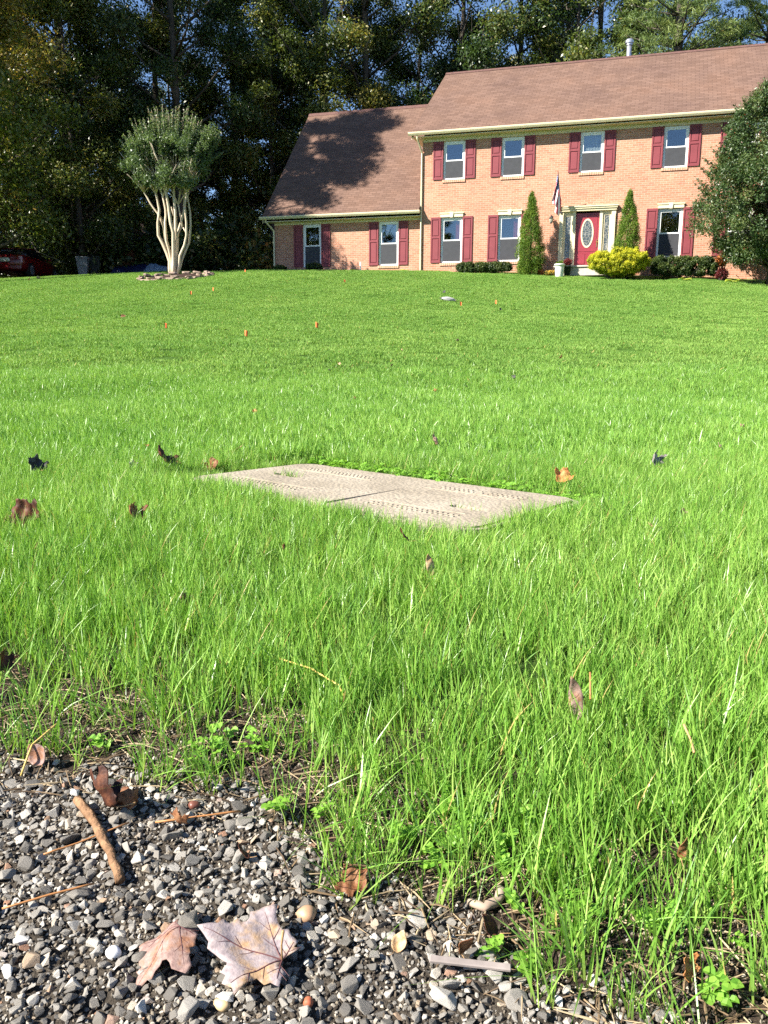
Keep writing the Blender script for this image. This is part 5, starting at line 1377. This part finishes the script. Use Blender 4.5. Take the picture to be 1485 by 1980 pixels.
def fallen(px, py, wpx, mat, label, eul=(0, 0, 0), curl=.3, fold=.3, crumple=1, lift=.01, seed=1, veins=False, group='fallen leaves', half=HALF, stem=True, name='fallen_leaf', at=None, droop=0, sx=1, upright=False):
    g = G(px, py, lift) if at is None else at
    dist = (g - Vector((0, 0, CAM_Z))).length; sc = wpx * dist / F_PX / 1.75
    if lift > .03: lift -= .016
    S = leaf_shape(curl, fold, crumple, seed, half, droop)
    r3 = random.Random(seed); jit = [(p[0] * r3.uniform(.92, 1.08), p[1] + r3.uniform(-.02, .02)) for p in half]
    r4 = random.Random(seed + 5); jit2 = [(p[0] * r4.uniform(.88, 1.08), p[1] + r4.uniform(-.025, .025)) for p in half[1:-1]]
    loop = jit[:]; loop[0] = (0, 0); loop[-1] = (0, half[-1][1]); loop += [(-p[0], p[1]) for p in reversed(jit2)]
    bm = bmesh.new(); vs = [bm.verts.new((p[0] * sx, p[1], 0)) for p in loop]; ed = [bm.edges.new((vs[i], vs[(i + 1) % len(vs)])) for i in range(len(vs))]
    bmesh.ops.triangle_fill(bm, edges=ed, use_beauty=True)
    for _ in range(3 if wpx > 28 else 1):
        long_ = [e for e in bm.edges if e.calc_length() > .12]
        if not long_: break
        bmesh.ops.subdivide_edges(bm, edges=long_, cuts=1, use_grid_fill=False); bmesh.ops.triangulate(bm, faces=bm.faces[:])
    for v in bm.verts: v.co = S(v.co.x, v.co.y - 0)
    mb = MB(); mb.bm(bm)
    o = mb.build(name, LM[mat], None, True)
    o.location = g + Vector((0, 0, lift)); o.rotation_euler = eul; o.scale = (sc, sc, sc); tag(o, label, 'leaf', group)
    th = o.modifiers.new('thickness', 'SOLIDIFY'); th.thickness = .0006 / sc; th.offset = 0
    if stem and wpx > 25:
        st = MB(); p0 = S(0, 0); st.tube([p0, p0 + Vector((.05, .02, .22)), p0 + Vector((.02, -.02, .5))] if upright else [p0, p0 + Vector((.03, -.22, .10)), p0 + Vector((.0, -.45, .26))], [.017, .013, .02], 6); st.build('stalk', M['petiole'], o, True)
    if veins:
        vm = MB(); e_ = Vector((0, 0, .009))
        for (tx, ty) in ((0, 1.15), (.78, .48), (-.78, .48), (.42, -.05), (-.42, -.05)):
            vm.tube([S(tx * q * sx, ty * q) + e_ for q in np.linspace(0, 1, 9)], [.011 * (1.05 - .8 * q) for q in np.linspace(0, 1, 9)], 5)
            for q, s_ in ((.35, 1), (.5, -1), (.65, 1)):
                bx, by = tx * q, ty * q; L = .26 * (1 - q * .4); a = math.atan2(ty, tx) + s_ * .75
                if abs(tx) < .5 or True: vm.tube([S((bx + math.cos(a) * L * w_) * sx, by + math.sin(a) * L * w_) + e_ for w_ in (0, .5, 1)], [.005, .004, .002], 4)
        vm.build('veins', M['vein'], o)
    return o
LONG = [(0, 0), (.08, .04), (.16, .2), (.21, .45), (.20, .7), (.13, .95), (.05, 1.15), (0, 1.25)]
fallen(545, 1852, 218, 'lav', 'large pale mauve and tan maple leaf lying flat on the gravel, its stalk upright', (R(3), R(-8), R(76)), .25, .22, .6, .017, 3, True, droop=.04, upright=True, sx=.76)
o_ = bpy.data.objects[-1] if False else None
fallen(350, 1800, 150, 'pink', 'smaller pinkish brown maple leaf on the gravel left of the big mauve one', (R(-6), R(14), R(140)), -.4, -.5, .8, .024, 8, True, stem=False, sx=.85)
fallen(225, 1556, 120, 'dark', 'curled dark brown leaf draped over the top of the twig by the gravel', (R(14), R(38), R(82)), .7, 1.9, 1.4, .016, 12)
fallen(252, 1560, 58, 'brown', 'small rusty curled leaf right of the dark leaf on the twig', (R(70), R(20), R(200)), 1.6, 1.4, 1.2, .012, 13)
fallen(80, 1478, 62, 'pink', 'rounded pinkish leaf on the soil near the left edge above the gravel', (R(20), R(-30), R(20)), 1.2, 1.4, .6, .010, 14, half=LONG, sx=2.4)
fallen(5, 1296, 60, 'dark', 'rusty brown leaf half cut by the left edge of the picture', (R(60), R(10), R(80)), 1.0, 1.2, 1.2, .03, 15)
fallen(352, 1590, 46, 'brown', 'brown leaf scrap with a bent tip beside small grass on the soil', (R(30), R(10), R(150)), 1.3, 1.0, 1.1, .008, 16)
fallen(483, 1658, 48, 'dark', 'small dark red-brown leaf on the gravel left of the tan pebble', (R(10), R(12), R(70)), .9, 1.0, 1, .012, 17, half=LONG, sx=1.6)
fallen(690, 1722, 70, 'brown', 'orange-brown leaf half under grass in the middle of the border', (R(14), R(-12), R(30)), .7, .9, 1.2, .010, 18)
fallen(762, 1838, 52, 'tan', 'small ochre leaf on the gravel right of the big mauve leaf', (R(20), R(15), R(-30)), .9, .8, 1, .008, 19, half=LONG, sx=2.3)
fallen(965, 1803, 72, 'dark', 'dark red-brown ribbed leaf at the border above the grey stick', (R(24), R(-6), R(85)), .8, 1.2, 1.1, .010, 20, half=LONG, sx=1.9)
fallen(895, 1845, 62, 'brown', 'dark curled bark-like leaf standing up just above the grey stick', (R(60), R(10), R(40)), 1.5, 1.6, 1.1, .012, 21, half=LONG, sx=2.4)
fallen(1340, 1885, 54, 'orange', 'orange-brown leaf low in the grass near the bottom right corner', (R(40), R(-20), R(50)), .9, 1.0, 1.1, .012, 22)
fallen(1318, 1660, 62, 'brown', 'narrow brown leaf standing upright in tall grass at the right', (R(80), R(5), R(12)), .5, 1.2, 1, .030, 23, half=LONG, sx=1.2)
fallen(1118, 1372, 120, 'pink', 'long pinkish tan leaf caught upright in the grass right of centre', (R(72), R(-10), R(-25)), .5, 1.6, 1.1, .032, 24, half=LONG, sx=1.0)
fallen(836, 1102, 74, 'tan', 'narrow orange-tan leaf standing in grass below the cover', (R(80), R(-12), R(10)), .6, 1.5, 1, .040, 25, half=LONG, sx=1.0)
fallen(57, 998, 74, 'dark', 'large rusty leaf with an upright tip at the left edge', (R(38), R(-30), R(18)), .8, 1.3, 1.6, .050, 26)
fallen(265, 990, 50, 'brown', 'curled brown leaf sunk in grass left of the cover', (R(30), R(10), R(60)), 1.2, 1.2, 1.2, .052, 27)
fallen(330, 888, 70, 'dark', 'dark red-brown folded leaf in grass just behind the left corner of the cover', (R(28), R(16), R(70)), .7, .8, 1.4, .060, 28)
fallen(411, 898, 36, 'brown', 'small red-brown leaf right beside the left corner of the cover', (R(50), R(-10), R(-20)), .9, 1.0, 1.1, .035, 29)
fallen(447, 869, 46, 'tan', 'flat narrow tan leaf in grass behind the cover', (R(25), R(-20), R(-65)), .3, .6, .6, .055, 30, half=LONG, sx=1.0)
fallen(75, 900, 46, 'black', 'nearly black shrivelled leaf in grass at the far left', (R(28), R(10), R(50)), 1.0, 1.2, 1.8, .062, 31)
fallen(258, 893, 18, 'grey', 'tiny grey leaf in grass between the black and the dark red leaves', (R(40), R(0), R(20)), 1.0, 1.0, 1.3, .062, 32)
fallen(1087, 922, 46, 'orange', 'pale orange leaf in grass behind the right part of the cover', (R(38), R(12), R(-30)), .9, 1.2, 1.6, .055, 33)
fallen(1271, 890, 44, 'grey', 'grey crumpled leaf in grass right of the cover', (R(48), R(5), R(40)), 1.2, 1.2, 1.6, .062, 34)
fallen(793, 1030, 46, 'dark', 'dark brown shred of leaf at the near edge of the cover', (R(20), R(5), R(80)), .8, 1.4, 1.6, .070, 35, half=LONG, sx=1.4)
fallen(1265, 1012, 28, 'tan', 'pale tan leaf low in grass right of the cover', (R(30), R(5), R(80)), .8, 1.0, 1, .05, 36)
fallen(845, 851, 34, 'pink', 'faded pinkish leaf in grass far behind the middle of the cover', (R(40), R(5), R(80)), .8, 1.0, 1, .055, 37)
fallen(1395, 861, 20, 'pink', 'faded pink leaf in grass toward the right edge', (R(40), R(5), R(60)), .8, 1.0, 1, .062, 38)
fallen(72, 1135, 28, 'dark', 'small dark leaf tip upright in grass at the lower left', (R(80), R(5), R(10)), .8, 1.2, 1, .045, 39, half=LONG, sx=1.2)
fallen(355, 1150, 34, 'pink', 'faded leaf sunk between blades left of centre', (R(50), R(15), R(60)), .9, 1.2, 1.1, .045, 40)
fallen(548, 1050, 22, 'brown', 'narrow brown leaf upright in grass near the cover', (R(80), R(5), R(20)), .6, 1.2, 1, .06, 41, half=LONG, sx=1.0)
fallen(1320, 985, 20, 'pink', 'tiny pinkish leaf right of the cover', (R(60), R(5), R(20)), .8, 1.2, 1, .06, 42)
FL = [(492, 792, 12, 'orange', 'small orange leaf on the lawn, left one of the pair past the near rise'), (687, 768, 11, 'orange', 'small orange leaf on the lawn, upper one of the pair near centre'), (842, 754, 11, 'orange', 'small orange leaf on the mid lawn right of centre'),
      (1084, 690, 11, 'orange', 'small orange-brown leaf alone on the right half of the slope'), (992, 729, 13, 'black', 'small black leaf on the lawn right of centre'), (237, 612, 11, 'brown', 'small brown leaf on the slope at the left above the flags'),
      (903, 745, 8, 'black', 'tiny black leaf left of the small black one on the lawn'), (638, 714, 7, 'black', 'tiny black leaf on the lawn near centre'), (757, 705, 8, 'pink', 'tiny pink leaf on the lawn near centre'),
      (858, 565, 9, 'black', 'tiny black leaf behind the pale stone on the slope'), (968, 598, 7, 'black', 'tiny black leaf by the right-hand flag pair'), (778, 676, 7, 'tan', 'tiny tan leaf on the middle of the slope'),
      (885, 657, 7, 'pink', 'tiny pink leaf right of the middle of the slope'), (602, 744, 8, 'grey', 'tiny grey leaf on the lawn left of centre'), (656, 702, 7, 'tan', 'tiny tan leaf by the tiny black one near centre'),
      (283, 856, 10, 'orange', 'tiny orange leaf in grass behind the dark red one'), (1436, 820, 12, 'pink', 'faded leaf on the lawn close to the right edge'), (75, 538, 9, 'tan', 'pale leaf on the lawn edge before the red car'), (56, 541, 8, 'tan', 'pale leaf at the lawn edge, left one before the red car')]
for i, (px, py, w_, mt, lb) in enumerate(FL):
    fallen(px, py, w_, mt, lb, (R(35), R(10), i * 1.3), .9, 1.0, 1.2, .062 if py > 780 else .058, 50 + i, stem=False)

# stray stalks, twig and sticks
def stalk(pts_px, rad, mat, label, name, cat, lifts=None, group=None, n=8):
    P = []
    for i, (a, b) in enumerate(pts_px):
        l_ = lifts[i] if lifts else .004; g = G(a, b, l_); P.append(g + Vector((0, 0, l_)))
    Q = []
    for i in range(len(P) - 1):
        for q in (0, .33, .66): Q.append(P[i].lerp(P[i + 1], q) + Vector((rnd.uniform(-.2, .2) * rad, rnd.uniform(-.2, .2) * rad, 0)))
    Q.append(P[-1]); org = Q[0].copy(); Q = [q - org for q in Q]
    m = MB(); m.tube(Q, [rad * rnd.uniform(.88, 1.12) for _ in Q], n); o = m.build(name, mat, None, True); o.location = org; tag(o, label, cat, group); return o
stalk([(150, 1545), (186, 1592), (214, 1648), (232, 1702)], .0052, M['twigbark'], 'thick knobbly brown twig lying on the gravel with dark leaves at its top', 'twig', 'twig', [.014, .012, .009, .008])
M['needle'] = plain('dry_needle', (.42, .19, .07), .5, .3)
stalk([(4, 1757), (95, 1730), (182, 1708)], .0011, M['needle'], 'reddish dry stalk on the gravel at the left edge below the twig', 'dry_stalk', 'stalk', [.012] * 3, 'dry stalks')
stalk([(84, 1652), (150, 1630), (250, 1590)], .0010, M['needle'], 'thin reddish dry stalk passing behind the thick twig', 'dry_stalk', 'stalk', [.010] * 3, 'dry stalks')
stalk([(300, 1590), (390, 1578), (465, 1568)], .0013, M['needle'], 'reddish dry stalk on bare soil right of the twig', 'dry_stalk', 'stalk', [.007, .008, .009], 'dry stalks')
M['yellowstalk'] = plain('yellow_stalk', (.60, .42, .12), .5, .3)
stalk([(536, 1272), (600, 1292), (655, 1325), (668, 1350)], .0013, M['yellowstalk'], 'long yellow dry stalk arching through the grass left of centre', 'dry_stalk', 'stalk', [.034, .042, .036, .02], 'dry stalks')
stalk([(1142, 1352), (1141, 1300)], .0016, M['needle'], 'orange dry stalk standing upright right of the pinkish leaf', 'dry_stalk', 'stalk', [.05, .07], 'dry stalks')
stalk([(1322, 1400), (1336, 1430), (1342, 1455)], .0016, M['petiole'], 'pale pinkish dry stalk in grass toward the right edge', 'dry_stalk', 'stalk', [.075, .065, .06], 'dry stalks')
stalk([(40, 1500), (62, 1440), (110, 1400)], .0014, M['yellowstalk'], 'yellow dry blade bent over at the left border', 'dry_stalk', 'stalk', [.004, .03, .04], 'dry stalks')
stalk([(908, 1742), (935, 1755), (962, 1742), (970, 1718)], .0046, plain('pale_root', (.34, .25, .19), .8, .2), 'short curled pale root on the soil right of centre', 'root', 'root', [.006, .008, .008, .012])
m = MB(); m.bevbox(-.036, .036, -.0035, .0035, 0, .004, .001); o = m.build('flat_stick', plain('grey_stick', (.26, .22, .20), .8, .2, nscale=60, var=.2)); g_ = G(908, 1889); o.location = g_ + Vector((0, 0, .012)); o.rotation_euler = (R(8), R(3), R(-5)); tag(o, 'flat grey stick lying across the gravel near the bottom edge', 'stick')
def pebble(px, py, wpx, mat, label, sq=.6, seed=1):
    g = G(px, py); dist = (g - Vector((0, 0, CAM_Z))).length; r_ = wpx * dist / F_PX / 2; bm = bmesh.new(); bmesh.ops.create_icosphere(bm, subdivisions=3, radius=1); r3 = random.Random(seed); a, b = r3.uniform(0, 6), r3.uniform(0, 6)
    for v in bm.verts:
        k = 1 + .10 * math.sin(v.co.x * 3 + a) + .08 * math.cos(v.co.y * 4 + b); v.co = Vector((v.co.x * k, v.co.y * .75 * k, v.co.z * sq * k)) * r_
    mb = MB(); mb.bm(bm); o = mb.build('pebble', mat, None, True); o.location = g + Vector((0, 0, r_ * sq * .5)); o.rotation_euler = (0, 0, r3.uniform(-.4, .4)); tag(o, label, 'pebble', 'smooth pebbles'); return o
pebble(592, 1775, 38, plain('tan_pebble', (.36, .22, .13), .5, .4, nscale=40, var=.15), 'smooth tan pebble above the stalk of the big mauve leaf', .7, 1)
pebble(428, 1948, 28, plain('ochre_pebble', (.52, .38, .20), .5, .4, nscale=40, var=.15), 'ochre pebble below the big mauve leaf', .7, 2)
pebble(596, 1942, 20, plain('red_pebble', (.36, .11, .055), .6, .3, nscale=40, var=.2), 'small brick-red pebble at the bottom of the picture', .8, 3)
pebble(220, 1848, 28, plain('white_pebble', (.74, .74, .73), .5, .4, nscale=40, var=.06), 'white pebble left of the pinkish leaf', .8, 4)
pebble(376, 1561, 20, plain('brown_pebble', (.16, .06, .04), .4, .4, nscale=40, var=.2), 'small dark brown nut-like pebble on the soil at the border', .8, 5)

# ------------------------------------------------------------------ marker flags and the pale stone
M['flagorange'] = plain('marker_orange', (.80, .19, .05), .6, .3, var=.03)
FLG = [(367, 563, 'left one of the close pair of orange flags in front of the crape myrtle'), (411, 557, 'right one of the close pair of orange flags in front of the crape myrtle'), (318, 626, 'leftmost orange flag, low on the slope'),
       (473, 640, 'lowest orange flag, beside the bare patch'), (610, 624, 'orange flag in the middle of the slope, nearest the picture centre'), (665, 541, 'orange flag high on the slope below the low wing'),
       (889, 584, 'orange flag right beside the pale stone'), (957, 581, 'rightmost orange flag, alone right of the pale stone'), (473, 522, 'orange flag at the lawn crest right of the crape myrtle')]
for i, (px, py, lb) in enumerate(FLG):
    g = G(px, py, .13); r3 = random.Random(i)
    root = empty('marker_flag', g, r3.uniform(-.5, .5), lb, 'flag', 'orange marker flags on the lawn')
    root.scale = (.68, .68, .74); w = MB(); w.tube([(0, 0, -.05), (.004, 0, .20)], .0014, 5); w.build('wire', M['wire'], root)
    n = 7; V = []; F = []
    for a in range(n):
        for b in range(n):
            u, v = a / (n - 1), b / (n - 1); x = .075 * u * (1 - .2 * v); V.append((x + .004, .028 * math.sin(u * 4.2 + i) * u, .20 - .125 * v - .03 * u * (1 - .3 * math.sin(i))))
    for a in range(n - 1):
        for b in range(n - 1): q = a * n + b; F += [q, q + 1, q + n + 1, q + n]
    f = np_mesh('cloth', np.array(V), np.array(F), 4, M['flagorange'], root, smooth=True); f.modifiers.new('thickness', 'SOLIDIFY').thickness = .0006
g = G(866, 583); rr = random.Random(4); bm = bmesh.new()
for q in range(40):
    d = Vector((rr.gauss(0, 1), rr.gauss(0, 1), rr.gauss(0, 1))).normalized(); bm.verts.new((d.x * .23, d.y * .15, d.z * .085))
bmesh.ops.convex_hull(bm, input=bm.verts); bmesh.ops.delete(bm, geom=[v for v in bm.verts if not v.link_faces], context='VERTS'); bmesh.ops.bevel(bm, geom=bm.edges[:], offset=.012, segments=2, affect='EDGES')
mb = MB(); mb.bm(bm); o = mb.build('field_stone', M['palestone'], None, True); o.location = g + Vector((0, 0, .045)); o.rotation_euler = (.05, .1, .1); tag(o, 'pale flat stone bedded in the slope beside an orange flag', 'stone')
